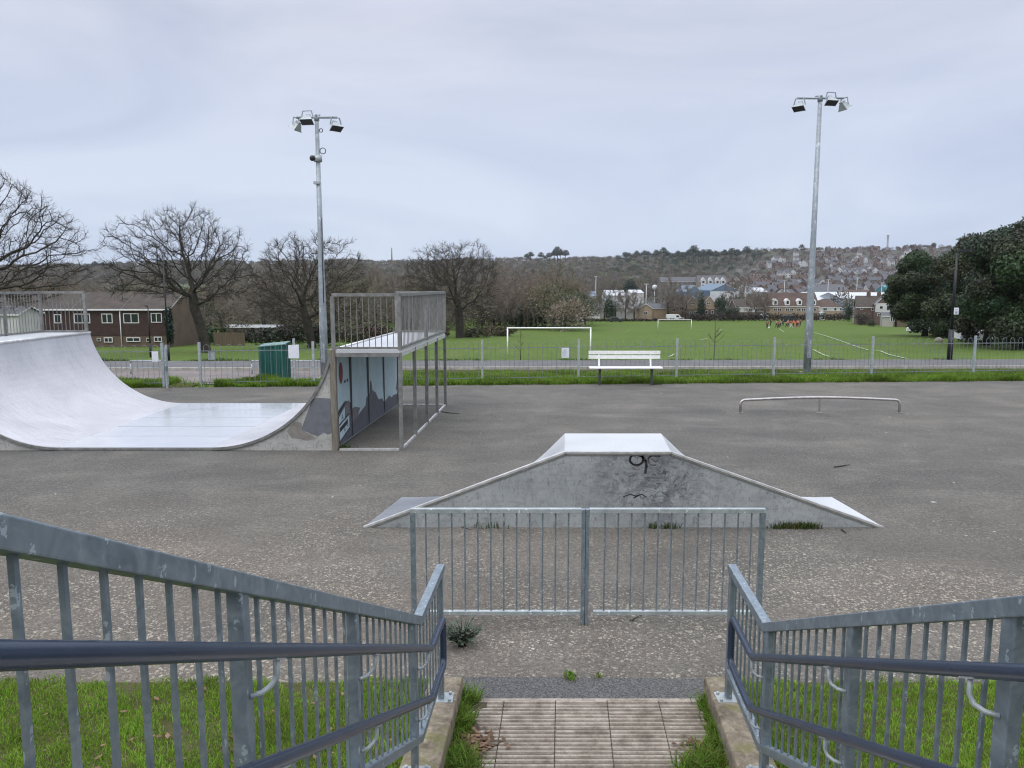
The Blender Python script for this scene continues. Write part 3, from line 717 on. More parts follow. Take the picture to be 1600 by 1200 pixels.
    poly([(.015, .55), (.09, .68), (.09, .42), (.015, .3)], 0, 3); poly([(.02, .02), (.02, .05)] and [(.015, .10), (.14, .24), (.14, .50), (.015, .40)], 0, 4)
    def ln(a, b, w=.03): poly([(a[0], a[1]), (b[0], b[1]), (b[0], b[1] + w), (a[0], a[1] + w)], 3, 5)
    ln((.0, .60), (.09, .72), .05); ln((.015, .40), (.14, .50)); ln((.015, .10), (.14, .24)); ln((.02, .28), (.12, .36), .08)
    for t0, z0 in ((.045, .46), (.07, .22), (.105, .27)):
        ln((t0, z0), (t0 + .008, z0 + .11), .02); ln((t0 + .008, z0 + .11), (t0 + .018, z0 + .02), .02); ln((t0 + .003, z0 + .04), (t0 + .014, z0 + .05), .018)
    mu.build('mural_wall', [M['mural_blue'], M['mural_grey'], M['mural_mauve'], M['mural_line'], M['mural_red']], root)
    # decks
    for xa_, xb_ in ((rt + .0, -1.90), (-10.98, lt)):
        MB().b2((xa_ + (.08 if xa_ > -5 else 0), y0, H - .02), (xb_, y1, H + .03)).build('deck', M['deck'], root)
        MB().b2((xa_ + .08, y0 - .012, H - .085), (xb_, y0 + .02, H - .021)).b2((xa_ + .08, y1 - .02, H - .085), (xb_, y1 + .01, H - .021)).build('deck_frame', M['frame'], root)
    for x in (rt, lt): MB().tube([(x, y0, H + .02), (x, y1, H + .02)], .03, 10).build('coping', M['bright'], root)
    # frame legs and floor rails of the right deck
    xr_ = -1.90; f = M['frame']
    ys = [y0 + .03, y0 + 1.3, y0 + 2.55, y0 + 3.8, y1 - .03]
    for y in ys: MB().b2((xr_ - .03, y - .03, 0), (xr_ + .03, y + .03, H - .022)).build('leg', f, root)
    MB().b2((-3.03, y1 - .05, 0), (-2.97, y1 + .01, H - .09)).build('leg', f, root)
    MB().b2((rt + .1, y0 - .005, 0), (xr_ - .035, y0 + .05, .035)).build('floor_rail', M['bright'], root)
    MB().b2((rt + .1, y1 - .05, 0), (xr_ - .035, y1, .035)).build('floor_rail', M['bright'], root)
    for a, b in zip(ys[:-1], ys[1:]): MB().b2((xr_ - .02, a + .035, 0), (xr_ + .02, b - .035, .04)).build('floor_rail', M['bright'], root)
    MB().b2((xr_ - .024, y0 + .05, H - .09), (xr_ + .02, y1 - .05, H - .021)).build('deck_edge', M['bright'], root)
    MB().b2((-11.0, y0, 0), (-10.95, y1, H - .1)).build('back_wall', M['side2'], root)
    # railings on the decks
    zr = H + .955
    def railrun(a, b, n, za=H + .03, endposts=(True, True), mid=0):
        a = Vector(a); b = Vector(b); h0 = Vector((0, 0, zr)); g = thing('deck_railing', None, None); g.parent = root
        g.location = Vector((0, 0, 0)); 
        MB().bar((a.x, a.y, zr), (b.x, b.y, zr), .055, .055).build('top_bar', f, g); MB().bar((a.x, a.y, za + .03), (b.x, b.y, za + .03), .04, .04).build('bottom_bar', f, g)
        ks = ([0] if endposts[0] else []) + [(i + 1) / (mid + 1) for i in range(mid)] + ([1] if endposts[1] else [])
        for t in ks:
            q = a.lerp(b, t); MB().b2((q.x - .029, q.y - .029, za), (q.x + .029, q.y + .029, zr - .028)).build('post', f, g)
        for i in range(1, n):
            t = i / n
            if any(abs(t - k) < .4 / n for k in ks): continue
            q = a.lerp(b, t); MB().tube([(q.x, q.y, za + .05), (q.x, q.y, zr - .027)], .0075, 6, caps=False).build('baluster', f, g)
    railrun((rt + .04, y0 + .03, 0), (xr_, y0 + .03, 0), 11)
    railrun((xr_, y0 + .09, 0), (xr_, y1 - .03, 0), 42, endposts=(False, True), mid=1)
    railrun((rt + .04, y1 - .03, 0), (xr_ - .06, y1 - .03, 0), 11, endposts=(True, False))
    railrun((lt - .06, y1 - .03, 0), (-10.95, y1 - .03, 0), 11)
    railrun((-10.95, y1 - .09, 0), (-10.95, y0 + .03, 0), 46, endposts=(False, True), mid=3)
    # the ramp is not quite square in plan: its right half runs parallel with the steps
    def skew(o):
        for ch in o.children:
            if ch.type == 'MESH':
                me = ch.data; n_ = len(me.vertices); b_ = np.empty(n_ * 3, np.float32); me.vertices.foreach_get('co', b_); b_ = b_.reshape(-1, 3)
                b_[:, 0] += np.interp(b_[:, 0] - 6.3, [-8.0, -3.2], [0.0, .066]) * b_[:, 1]; me.vertices.foreach_set('co', b_.ravel()); me.update()
            skew(ch)
    skew(root)
miniramp()

# ------------------------------------------------------------------ grind rail
root = thing('grind_rail', 'low arched steel grind rail standing on the asphalt right of the ramps', 'grind rail', (6.8, 16.9, 0))
pts = []; xa0, xb0, yr = 5.08, 8.62, 16.88
pts += [(xa0, yr, 0), (xa0, yr, .19)] + [(xa0 + .1 - .1 * math.cos(a), yr, .19 + .1 * math.sin(a)) for a in np.linspace(.2, 1.57, 6)]
pts += [(xa0 + .1 + (xb0 - xa0 - .2) * t, yr, .29 + .055 * math.sin(math.pi * t)) for t in np.linspace(.06, .94, 14)]
pts += [(xb0 - .1 + .1 * math.sin(a), yr, .19 + .1 * math.cos(a)) for a in np.linspace(0, 1.37, 6)] + [(xb0, yr, .19), (xb0, yr, 0)]
M['stainless'] = simple('stainless_tube', (.50, .48, .46), (.36, .34, .33), 8, .28, .7)
MB().tube(pts, .03, 12).build('tube', M['stainless'], root)
MB().b2((6.82, yr - .018, 0), (6.86, yr + .018, .33)).build('leg', M['stainless'], root)
for x in (xa0, 6.84, xb0): MB().tube([(x, yr, .0), (x, yr, .012)], .065, 12).build('foot_plate', M['frame'], root)

# ------------------------------------------------------------------ bench
root = thing('park_bench', 'white slatted park bench on dark legs in front of the fence', 'bench', (3.25, 21.75, 0))
yb_ = 21.85
for z in (.905, .775): MB().b2((2.20, yb_ + .13, z - .05), (4.26, yb_ + .17, z + .05)).build('back_slat', M['bench_white'], root, .006)
for dy in (-.22, -.09, .04): MB().b2((2.20, yb_ + dy - .055, .475), (4.27, yb_ + dy + .055, .515)).build('seat_slat', M['bench_white'], root, .006)
for x in (2.50, 3.98):
    MB().bar((x, yb_ + .09, .47), (x, yb_ + .205, .95), .045, .04).build('back_support', M['bench_white'], root)
    MB().bar((x, yb_ - .2, .45), (x, yb_ + .1, .45), .05, .05).bar((x, yb_ - .12, 0), (x, yb_ - .12, .43), .06, .06, 0, (0, 1, 0)).build('leg', M['bench_leg'], root)

# ------------------------------------------------------------------ bow top fence
def fence_run(xs, label, skip_first_post=False):
    root = thing('bow_top_fence', label, 'fence', ((xs[0] + xs[-1]) / 2, fence_y((xs[0] + xs[-1]) / 2), 0), 'bow top fences round the skate park')
    for x in xs: MB().b2((x - .032, fence_y(x) - .032, -.03), (x + .032, fence_y(x) + .032, 1.24)).build('post', M['galv_light'], root)
    for a, b in zip(xs[:-1], xs[1:]):
        m_ = MB(); A = Vector((a + .04, fence_y(a + .04), 0)); B = Vector((b - .04, fence_y(b - .04), 0))
        for z in (1.0, .12): m_.bar(A + Vector((0, 0, z)), B + Vector((0, 0, z)), .010, .022)
        n = max(2, int(round((B - A).length / .148))); n += n % 2
        for i in range(0, n // 2):
            p = A.lerp(B, (2 * i + .5) / n); q = A.lerp(B, (2 * i + 1.5) / n); c_ = (p + q) / 2; rr = (q - p).length / 2; d = (q - p).normalized()
            arc = [p + Vector((0, 0, .06)), p + Vector((0, 0, 1.10))] + [c_ - d * rr * math.cos(t) + Vector((0, 0, 1.10 + rr * math.sin(t))) for t in (.5, 1.05, 1.57, 2.1, 2.64)] + [q + Vector((0, 0, 1.10)), q + Vector((0, 0, .06))]
            m_.tube(arc, .0056, 5, caps=False)
        m_.build('bow_panel', M['galv_fence'], root)
    return root
posts_r = [-8.74, -5.55, -2.4, -.86 + .0, 2.0, 5.05, 8.15, 11.3, 14.6, 17.8, 21.0, 24.2]
posts_r = [-8.74, -5.66, -3.2, -.87, 1.98, 4.98, 8.05, 11.25, 14.7, 18.1, 21.4]
fence_run(posts_r, 'galvanised bow top fence running behind the bench to the right edge')
fence_run([-19.2, -16.0, -12.9, -9.72], 'galvanised bow top fence left of the open gate behind the mini ramp')
# open gate
gx, gy = -9.62, fence_y(-9.62); root = thing('gate', 'open galvanised bow top gate swung inward between the two fence runs', 'gate', (gx, gy, 0))
ga = Vector((gx, gy, 0)); gb = ga + Vector((.42, -.95, 0)); gb = ga + Vector((.30, -.9, 0)); gb = ga + Vector((.62, .85, 0))
gb = ga + Vector((.10, -1.0, 0))
gb = ga + Vector((.12, -.5, 0)) if False else ga + Vector((.36, -.85, 0))
m_ = MB()
for z in (1.08, .1): m_.bar(ga + Vector((0, 0, z)), gb + Vector((0, 0, z)), .04, .04)
for p in (ga, gb): m_.bar(p + Vector((0, 0, .08)), p + Vector((0, 0, 1.18)), .045, .045)
m_.build('gate_frame', M['galv_light'], root)
m_ = MB()
for i in range(1, 7):
    p = ga.lerp(gb, i / 7); m_.tube([p + Vector((0, 0, .1)), p + Vector((0, 0, 1.16))], .009, 6)
m_.build('bar_panel', M['galv'], root)
MB().box(gb + Vector((.02, -.03, .62)), (.05, .06, .12)).build('latch', M['galv'], root)
# notices on the fence
def notice(px0, px1, py0, py1, Y, label, mat='sign', lines=0, border=False):
    a = at(px0, py0, Y); b = at(px1, py1, Y); root = thing('notice', label, 'sign', ((a.x + b.x) / 2, Y, b.z))
    MB().b2((a.x, Y - .012, b.z), (b.x, Y, a.z)).build('sign_board', M[mat], root)
    w = b.x - a.x; h = a.z - b.z
    if lines:
        m_ = MB()
        for i in range(lines):
            z = a.z - h * (.14 + .76 * i / lines); m_.b2((a.x + w * .12, Y - .016, z - h * .025), (a.x + w * random.uniform(.6, .88), Y - .013, z))
        m_.build('print', M['ink_soft'], root)
    return root
notice(877.5, 889, 543.5, 559, fence_y(1.55) - .03, 'white printed notice on the fence left of the white bench', lines=8)
notice(237, 248, 549, 565, fence_y(-10) - .03, 'white notice on the fence left of the open gate')
n_ = notice(325, 336, 548, 562, fence_y(-8.5) + .04, 'grey backed notice on the fence right of the open gate', 'galv_light')
yp = fence_y(-6.2) + .0
root = thing('sign_post', 'white sign board on a galvanised post beside the green metal bin', 'sign', (at(461, 590, yp).x, yp, 0))
x = at(461, 590, yp).x; MB().b2((x - .03, yp - .03, 0), (x + .03, yp + .03, 1.33)).build('post', M['galv_light'], root)
MB().prism([(x - .15, yp - .05, .77), (x + .15, yp - .05, .77), (x + .15, yp - .05, 1.16), (x - .15, yp - .05, 1.14)], (0, .012, 0)).build('sign_board', M['sign'], root)
# low knee rails beyond the fence
for px0, px1, lab in ((196, 247, 'low galvanised knee rail beyond the fence left of the gate'), (388, 505, 'low galvanised knee rail beyond the fence behind the green bin')):
    Y = 24.6; a = xa(px0, Y); b = xa(px1, Y); root = thing('knee_rail', lab, 'barrier', ((a + b) / 2, Y, 0))
    MB().tube([(a, Y, .32), (a, Y, .42), (b, Y, .42), (b, Y, .32)], .022, 8).build('top_rail', M['galv_light'], root)
    MB().tube([(a + .02, Y, .2), (b - .02, Y, .2)], .014, 8).build('lower_rail', M['galv_light'], root)
    for x in (a, b): MB().tube([(x, Y, -.02), (x, Y, .33)], .022, 8).build('leg', M['galv_light'], root)

# ------------------------------------------------------------------ green metal bin
yb_ = 23.0; root = thing('metal_bin', 'green corrugated metal bin with sloping lid behind the fence', 'bin', (-7.2, yb_, 0))
x0, x1 = xa(400, yb_), xa(440, yb_); m_ = MB(); D = .42
def corr(a, b, z0, za, zb, n):
    a = Vector(a); b = Vector(b); d = (b - a); nn = Vector((d.y, -d.x, 0)).normalized(); pr = []
    for i in range(n):
        for t, o in ((0, 0), (.35, 0), (.5, .02), (.85, .02)): pr.append(((i + t) / n, o))
    pr.append((1, 0))
    for (t0, o0), (t1, o1) in zip(pr[:-1], pr[1:]):
        p = a + d * t0 + nn * o0; q = a + d * t1 + nn * o1
        m_.quad([(p.x, p.y, z0), (q.x, q.y, z0), (q.x, q.y, za + (zb - za) * t1), (p.x, p.y, za + (zb - za) * t0)])
corr((x0, yb_, 0), (x1, yb_ - .05, 0), .0, .98, 1.05, 7); corr((x1, yb_ - .05, 0), (x1 + .05, yb_ + D, 0), .0, 1.05, 1.10, 4); corr((x0 + .05, yb_ + D, 0), (x0, yb_, 0), .0, 1.03, .98, 4); corr((x1 + .05, yb_ + D, 0), (x0 + .05, yb_ + D, 0), .0, 1.10, 1.03, 7)
m_.build('body', M['green_metal'], root)
M['lid'] = simple('galvanised_lid', (.16, .27, .26), (.10, .19, .18), 8, .5, .2)
MB().prism([(x0 - .03, yb_ - .03, .985), (x1 + .03, yb_ - .08, 1.055), (x1 + .08, yb_ + D + .02, 1.115), (x0 + .02, yb_ + D + .02, 1.04)], (0, 0, .022)).build('lid', M['lid'], root)

# ------------------------------------------------------------------ floodlight poles
def floodlight(x, y, H, label, r0, r1, arm, lamps, cctv=False):
    root = thing('floodlight_pole', label, 'floodlight', (x, y, 0), 'floodlight masts of the skate park')
    MB().tube([(x, y, -.05), (x, y, 1.6), (x, y, H * .5), (x, y, H)], [r0, r0 * .96, (r0 + r1) / 2 * .93, r1], 12).build('pole', M['pole'], root)
    MB().b2((x - .2, y - .2, -.02), (x + .2, y + .2, .03)).build('base_plate', M['kerb'], root)
    MB().b2((x - .06, y - r0 - .012, .5), (x + .06, y - r0 + .02, 1.1)).build('door_panel', M['pole'], root)
    MB().tube([(x - arm, y, H - .02), (x + arm, y, H - .02)], .035, 8).tube([(x, y - .1, H + .02), (x, y + .35, H + .12)], .03, 8).tube([(x, y, H - .12), (x, y, H + .05)], r1 * 1.25, 10).build('crossarm', M['pole'], root)
    for (dx, dy, dz, yaw, tilt) in lamps:
        c = Vector((x + dx, y + dy, H + dz)); Rm = Matrix.Rotation(yaw, 3, 'Z') @ Matrix.Rotation(tilt, 3, 'X')
        fl = MB(); W, Hh, w2, h2, dp = .19, .105, .09, .065, .17
        P = [Vector((a * W, dp * .5, b * Hh)) for a, b in ((-1, -1), (1, -1), (1, 1), (-1, 1))] + [Vector((a * w2, -dp * .6, b * h2)) for a, b in ((-1, -1), (1, -1), (1, 1), (-1, 1))]
        P = [c + Rm @ p for p in P]
        for q in ((4, 5, 6, 7), (0, 4, 7, 3), (1, 2, 6, 5), (3, 7, 6, 2), (0, 1, 5, 4)): fl.quad([P[i] for i in q])
        for q in ((0, 1, 2, 3),): pass
        fl.box(c + Rm @ Vector((0, -dp * .75, 0)), (.13, .08, .12), 0, Rm)
        fl.box(c + Rm @ Vector((0, dp * .5 - .005, Hh + .005)), (2 * W + .01, .02, .012), 0, Rm).box(c + Rm @ Vector((0, dp * .5 - .005, -Hh - .005)), (2 * W + .01, .02, .012), 0, Rm)
        o = fl.build('floodlight', M['lamp_grey'], root)
        g = MB(); g.quad([c + Rm @ Vector((a * W * .95, dp * .5 + .002, b * Hh * .95)) for a, b in ((-1, -1), (1, -1), (1, 1), (-1, 1))]); g.build('lens', M['lens'], o)
        k = MB(); top = c + Vector((0, 0, .25))
        for s in (-1, 1):
            k.bar(c + Rm @ Vector((s * .19, -.03, .02)), top + Vector((math.cos(yaw) * s * .13, math.sin(yaw) * s * .13, 0)), .02, .03)
        k.bar(top - Vector((math.cos(yaw), math.sin(yaw), 0)) * .14, top + Vector((math.cos(yaw), math.sin(yaw), 0)) * .14, .03, .02); k.build('bracket', M['pole'], o)
    if cctv:
        z = at(487, 248, y).z
        o = MB().sphere((x - .14, y - .1, z), .085).tube([(x, y, z), (x - .12, y - .08, z + .0)], .03, 8).build('security_camera', M['black'], root)
        MB().tube([(x, y - .0, z - .09), (x, y, z + .1)], .12, 10).build('camera_mount', M['lamp_grey'], o)
        MB().b2((x - .13, y - .13, at(487, 286, y).z - .035), (x + .06, y + .06, at(487, 286, y).z + .035)).build('junction_box', M['lamp_grey'], root)
        for zz, rr in ((at(495, 236, y).z, .085), (at(495, 204, y).z, .05)):
            MB().tube([(x + .07 + rr + rr * math.cos(t), y - .02, zz + rr * math.sin(t)) for t in np.linspace(0, 6.28, 18)], .012, 6).build('cable_loop', M['black'], root)
        MB().tube([(x + .06, y - .09, 2.3), (x + .075, y - .09, 4.8)], .012, 6).build('conduit', M['black'], root)
pR = Vector((9.56, 24.75, 0)); pL = Vector((-5.72, 23.3, 0))
floodlight(pR.x, pR.y, 8.60, 'tall floodlight mast with three lamps standing right of the bench', .125, .062, .72, [(-.68, -.12, -.30, rad(135), rad(-56)), (.20, -.34, -.18, rad(190), rad(-56)), (.74, -.02, -.27, rad(-72), rad(-56))])
floodlight(pL.x, pL.y, 7.72, 'floodlight mast with three lamps and a security camera behind the mini ramp', .125, .058, .60, [(-.60, -.02, -.29, rad(72), rad(-56)), (-.19, -.34, -.16, rad(170), rad(-56)), (.58, -.12, -.30, rad(225), rad(-56))], True)

# ------------------------------------------------------------------ street lamps, saplings, goals
def streetlamp(px, Y, ztop, label, arm, sign=False):
    x = xa(px, Y); zb = zg(x, Y) if Y > 30 else .05; root = thing('street_lamp', label, 'street lamp', (x, Y, zb), 'black street lamps')
    MB().tube([(x, Y, zb - .1), (x, Y, zb + 1.15)], .095, 10).build('base', M['black'], root)
    MB().tube([(x, Y, zb + 1.15), (x, Y, ztop)], [.06, .042], 8).build('column', M['black'], root)
    m_ = MB().bar((x, Y, ztop), (x + arm * .25, Y, ztop + .07), .05, .05); m_.prism([(x + arm * .12, Y - .1, ztop + .02), (x + arm * .75, Y - .1, ztop + .10), (x + arm * .75, Y - .1, ztop + .16), (x + arm * .12, Y - .1, ztop + .14)], (0, .2, 0)); m_.build('lantern', M['black'], root)
    if sign:
        q = at(1495.5, 486, Y - .1); MB().box((x + .06, Y - .11, q.z), (.17, .012, .25)).build('sign_plate', M['sign'], root)
        MB().box((x + .06, Y - .12, q.z - .05), (.08, .006, .08)).box((x + .06, Y - .12, q.z + .05), (.10, .006, .02)).build('print', M['ink'], root)
streetlamp(1492, 28.6, 4.0, 'black street lamp with a small white sign before the evergreen trees', .75, True)
streetlamp(257, 50, 4.35, 'tall black street lamp rising in front of the brick terrace', -.9)
streetlamp(229, 62, 1.1, 'short black lamp post before the terrace left of the tall street lamp', -.3)
def sapling(px, Y, zt_, label, spread):
    x = xa(px, Y); zb = zg(x, Y); root = thing('sapling', label, 'young tree', (x, Y, zb), 'saplings beyond the path')
    MB().tube([(x, Y, zb - .1), (x + .03, Y, zb + (zt_ - zb) * .5), (x, Y, zt_)], [.02, .013, .004], 6).build('trunk', M['bark'], root)
    m_ = MB(); rr = random.Random(px)
    for i in range(9):
        t = rr.uniform(.35, .95); z = zb + (zt_ - zb) * t; a = rr.uniform(0, 6.28); L = spread * (1.1 - t) * rr.uniform(.6, 1.2)
        e = Vector((x + math.cos(a) * L, Y + math.sin(a) * L, z + L * rr.uniform(.6, 1.4)))
        m_.tube([(x, Y, z), (x + math.cos(a) * L * .5, Y + math.sin(a) * L * .5, z + L * .4), e], [.005, .004, .002], 4)
        for j in range(2):
            b = a + rr.uniform(-1, 1); m_.tube([(x + math.cos(a) * L * .5, Y + math.sin(a) * L * .5, z + L * .4), (x + math.cos(a) * L * .5 + math.cos(b) * L * .4, Y + math.sin(a) * L * .5 + math.sin(b) * L * .4, z + L * .8)], [.005, .003], 4)
    m_.build('crown', M['bark'], root)
sapling(813, 29.5, 1.15, 'thin bare sapling stake in front of the near goal', .3)
sapling(1119, 29.8, 1.85, 'taller bare twiggy sapling right of the bench', .5)
def goal(x0, x1, Y, zt_, label):
    root = thing('football_goal', label, 'goal', ((x0 + x1) / 2, Y, zg(x0, Y)), 'football goals on the playing field')
    for x in (x0, x1): MB().tube([(x, Y, zg(x, Y) - .05), (x, Y, zt_)], .065, 10).build('goalpost', M['goal'], root)
    MB().tube([(x0 - .06, Y, zt_), (x1 + .06, Y, zt_)], .065, 10).build('crossbar', M['goal'], root)
goal(-.39, 6.86, 67, -.82, 'nearer white football goal frame left of the white bench')
goal(31.5, 38.7, 166, -4.42, 'smaller distant white football goal frame near the field edge hedge')
def line_on_field(pts, w):
    m_ = MB()
    for (x0, y0), (x1, y1) in zip(pts[:-1], pts[1:]):
        n = max(1, int(abs(y1 - y0) / 2) + int(abs(x1 - x0) / 2)); nn = Vector((y1 - y0, x0 - x1, 0)).normalized() * w / 2
        for i in range(n):
            a = Vector((x0 + (x1 - x0) * i / n, y0 + (y1 - y0) * i / n, 0)); b = Vector((x0 + (x1 - x0) * (i + 1) / n, y0 + (y1 - y0) * (i + 1) / n, 0))
            m_.quad([(p.x, p.y, zg(p.x, p.y) + .06) for p in (a - nn, b - nn, b + nn, a + nn)])
    return m_
def fp(px, py):
    lo, hi = 29., 260.
    for _ in range(50):
        m = (lo + hi) / 2; p = at(px, py, m)
        if p.z > zg(p.x, m): lo = m
        else: hi = m
    return (xa(px, lo) if False else at(px, py, lo).x, lo)
M['chalk'] = simple('pitch_chalk', (.46, .50, .40), (.24, .32, .17), 1.2, .9)
m_ = line_on_field([fp(1272, 520), fp(1310, 532), fp(1356, 547.5), fp(1375, 549), fp(1416, 561)], .16)
for a, b in (((1271, 547), (1296, 558)), ((1218, 514), (1225, 519)), ((1046, 558), (1053, 554)), ((977, 518), (984, 517)), ((1124, 517), (1128, 515)), ((890, 511), (905, 511)), ((1094, 532), (1106, 529))):
    q = line_on_field([fp(*a), fp(*b)], .15); n0 = len(m_.v); m_.v += q.v; m_.f += [tuple(i + n0 for i in f) for f in q.f]; m_.m += q.m; m_.sm += q.sm
tag(m_.build('pitch_markings', M['chalk']), kind='structure')

# ------------------------------------------------------------------ bare trees
def frusta(P0, P1, R0, R1, n):
    d = P1 - P0; L = np.linalg.norm(d, axis=1, keepdims=True) + 1e-9; d = d / L
    a = np.where(np.abs(d[:, 2:3]) < .9, np.array([[0, 0, 1.]]), np.array([[1., 0, 0]])); u = np.cross(d, a); u /= np.linalg.norm(u, axis=1, keepdims=True); w = np.cross(d, u)
    ang = np.arange(n) * 2 * np.pi / n; ring = u[:, None, :] * np.cos(ang)[None, :, None] + w[:, None, :] * np.sin(ang)[None, :, None]
    V = np.concatenate([P0[:, None] + ring * R0[:, None, None], P1[:, None] + ring * R1[:, None, None]], 1)
    b = (np.arange(len(P0)) * 2 * n)[:, None]; j = np.arange(n); k = (j + 1) % n
    Fq = np.stack([b + j, b + k, b + n + k, b + n + j], -1).reshape(-1, 4)
    return V.reshape(-1, 3), Fq
def grow_tree(seed, base, trunk, crown_c, crown_r, n_att=900, step=.45, infl=5.0, kill=.85, tip=.013, flat=.35, trunk_r=.42, twig=6, twig_len=.75, power=2.35, wid=.02, spread=1.0):
    r = np.random.default_rng(seed)
    q = r.normal(0, 1, (n_att * 3, 3)); q /= np.linalg.norm(q, axis=1, keepdims=True)
    q *= (r.random((n_att * 3, 1)) ** .42); q = q[q[:, 2] > -flat][:n_att]
    q *= 1 + .16 * np.sin(q[:, :1] * 5 + seed) * np.sin(q[:, 1:2] * 4 + 2 * seed)
    att = np.array(crown_c) + q * np.array(crown_r)
    nodes = [np.array(p, float) for p in trunk]; par = [-1] + list(range(len(trunk) - 1)); kids = [0] * len(nodes)
    N_ = np.array(nodes); D = np.linalg.norm(att[:, None] - N_[None], axis=2); near = D.argmin(1); nd = D.min(1)
    for it in range(140):
        if len(att) == 0: break
        act = nd < infl
        if not act.any(): infl *= 1.5; continue
        dirs = att[act] - N_[near[act]]; dirs /= np.linalg.norm(dirs, axis=1, keepdims=True) + 1e-9
        acc = np.zeros_like(N_); np.add.at(acc, near[act], dirs); cand = np.unique(near[act]); new = []
        for c in cand:
            if kids[c] >= 4: continue
            v = acc[c]; ln_ = np.linalg.norm(v)
            if ln_ < 1e-6: continue
            v = v / ln_ + r.normal(0, .24, 3)
            if par[c] >= 0:
                pd = N_[c] - N_[par[c]]; v = v + .35 * pd / (np.linalg.norm(pd) + 1e-9)
            v /= np.linalg.norm(v); new.append((N_[c] + v * step * r.uniform(.8, 1.2), c)); kids[c] += 1
        if not new: break
        st = len(N_); NP = np.array([p for p, _ in new]); par += [c for _, c in new]; kids += [0] * len(new); N_ = np.concatenate([N_, NP])
        D = np.linalg.norm(att[:, None] - NP[None], axis=2); a = D.argmin(1); m = D.min(1); b = m < nd; near = np.where(b, a + st, near); nd = np.where(b, m, nd)
        keep = nd > kill; att, near, nd = att[keep], near[keep], nd[keep]
    par = np.array(par); n = len(N_); s = np.zeros(n)
    for i in range(n - 1, -1, -1):
        if s[i] == 0: s[i] = tip ** power
        if par[i] >= 0: s[par[i]] += s[i]
    R = s ** (1 / power); R *= 1.0; sc_ = trunk_r / R[0]
    R = np.where(R > .03, R * (1 + (sc_ - 1) * np.clip((R - .03) / (R[0] - .03), 0, 1)), R)
    ch = np.arange(n)[par >= 0]; p = par[ch]
    R0 = np.minimum(R[p], R[ch] * 1.5); thick = R[ch] > .085
    def seg(mask, k): return frusta(N_[p[mask]], N_[ch[mask]] + (N_[ch[mask]] - N_[p[mask]]) * .06, R0[mask], R[ch[mask]], k)
    tv, tf = seg(thick, 7)
    V1, F1 = seg(~thick, 4)
    # twigs: fine ribbons
    tn = np.where(R < .04)[0]; tn = np.repeat(tn, twig); pd = N_[tn] - N_[np.maximum(par[tn], 0)]; pd /= np.linalg.norm(pd, axis=1, keepdims=True) + 1e-9
    out = (N_[tn] - np.array(crown_c)) / np.array(crown_r); out[:, 2] += .35; out /= np.linalg.norm(out, axis=1, keepdims=True) + 1e-9
    def ribbons(P, dr, L, w):
        m = len(P); sd = np.cross(dr, r.normal(0, 1, (m, 3))); sd /= np.linalg.norm(sd, axis=1, keepdims=True) + 1e-9; E = P + dr * L[:, None]
        return np.stack([P - sd * w, P + sd * w, E + sd * w * .35, E - sd * w * .35], 1).reshape(-1, 3), P + dr * (L * r.uniform(.4, .8, m))[:, None]
    d1 = pd * .55 + out * .45 + r.normal(0, .55 * spread, (len(tn), 3)); d1 /= np.linalg.norm(d1, axis=1, keepdims=True); L1 = twig_len * r.uniform(.4, 1.2, len(tn))
    va, mid = ribbons(N_[tn], d1, L1, wid / 2); mid = np.repeat(mid, 2, 0); d2 = np.repeat(d1, 2, 0) + r.normal(0, .6, (len(mid), 3)); d2 /= np.linalg.norm(d2, axis=1, keepdims=True)
    vb, _ = ribbons(mid, d2, twig_len * .5 * r.uniform(.5, 1.2, len(mid)), wid * .35)
    VV = np.concatenate([V1, va, vb]); k1 = len(V1); FF = np.concatenate([F1, np.arange(len(va) + len(vb)).reshape(-1, 4) + k1])
    return (tv, tf), (VV, FF)
TW = np.array((.066, .056, .046))
def put_tree(name, label, cat, base, parts, group=None, tone=1.0, tint=(1, 1, 1)):
    (tv, tf), (cv, cf) = parts; base = np.array(base)
    root = thing(name, label, cat, tuple(base), group)
    link('trunk', np_mesh('trunk', tv - base, tf, M['bark'], smooth=True), root)
    c = TW[None] * tone * np.array(tint)[None] * (1 + .25 * np.sin(cv[:, :1] * 1.7 + cv[:, 1:2]) * .6)
    link('crown', np_mesh('crown', cv - base, cf, M['twigs'], np.repeat(c, 1, 1)), root)
    return root
# leaning oak in front of the terrace gable
def tp(px, py, Y): p = at(px, py, Y); return np.array((p.x, p.y, p.z))
Y = 73; b = tp(324, 556, Y); b[2] = zg(b[0], Y) - .2
trunk = [b, tp(318, 530, Y), tp(312, 505, Y), tp(304, 482, Y), tp(302, 465, Y)]
put_tree('oak_tree', 'leaning bare oak with a wide round crown in front of the brick gable', 'tree', b, grow_tree(11, b, trunk, tp(284, 414, Y), (6.9, 5.5, 5.3), 1500, trunk_r=.47, twig=5, flat=.62, kill=.62, step=.38, tip=.022, wid=.026), 'big bare oaks along the field', .68)
Y = 58; b = tp(-42, 560, Y); b[2] = zg(b[0], Y) - .2
trunk = [b, b + [.1, 0, 2.2], b + [.3, 0, 4.2], b + [.7, 0, 5.6]]
put_tree('oak_tree', 'bare oak at the left edge reaching its branches over the mini ramp railing', 'tree', b, grow_tree(5, b, trunk, tp(-20, 392, Y), (7.4, 6.0, 5.6), 1500, trunk_r=.55, twig=5, flat=.75, kill=.62, step=.38, tip=.022, wid=.022), 'big bare oaks along the field', .68)
Y = 84; b = tp(488, 545, Y); b[2] = zg(b[0], Y) - .2
trunk = [b, b + [-.2, 0, 1.6], b + [-.5, 0, 3.2], b + [-.8, 0, 4.4]]
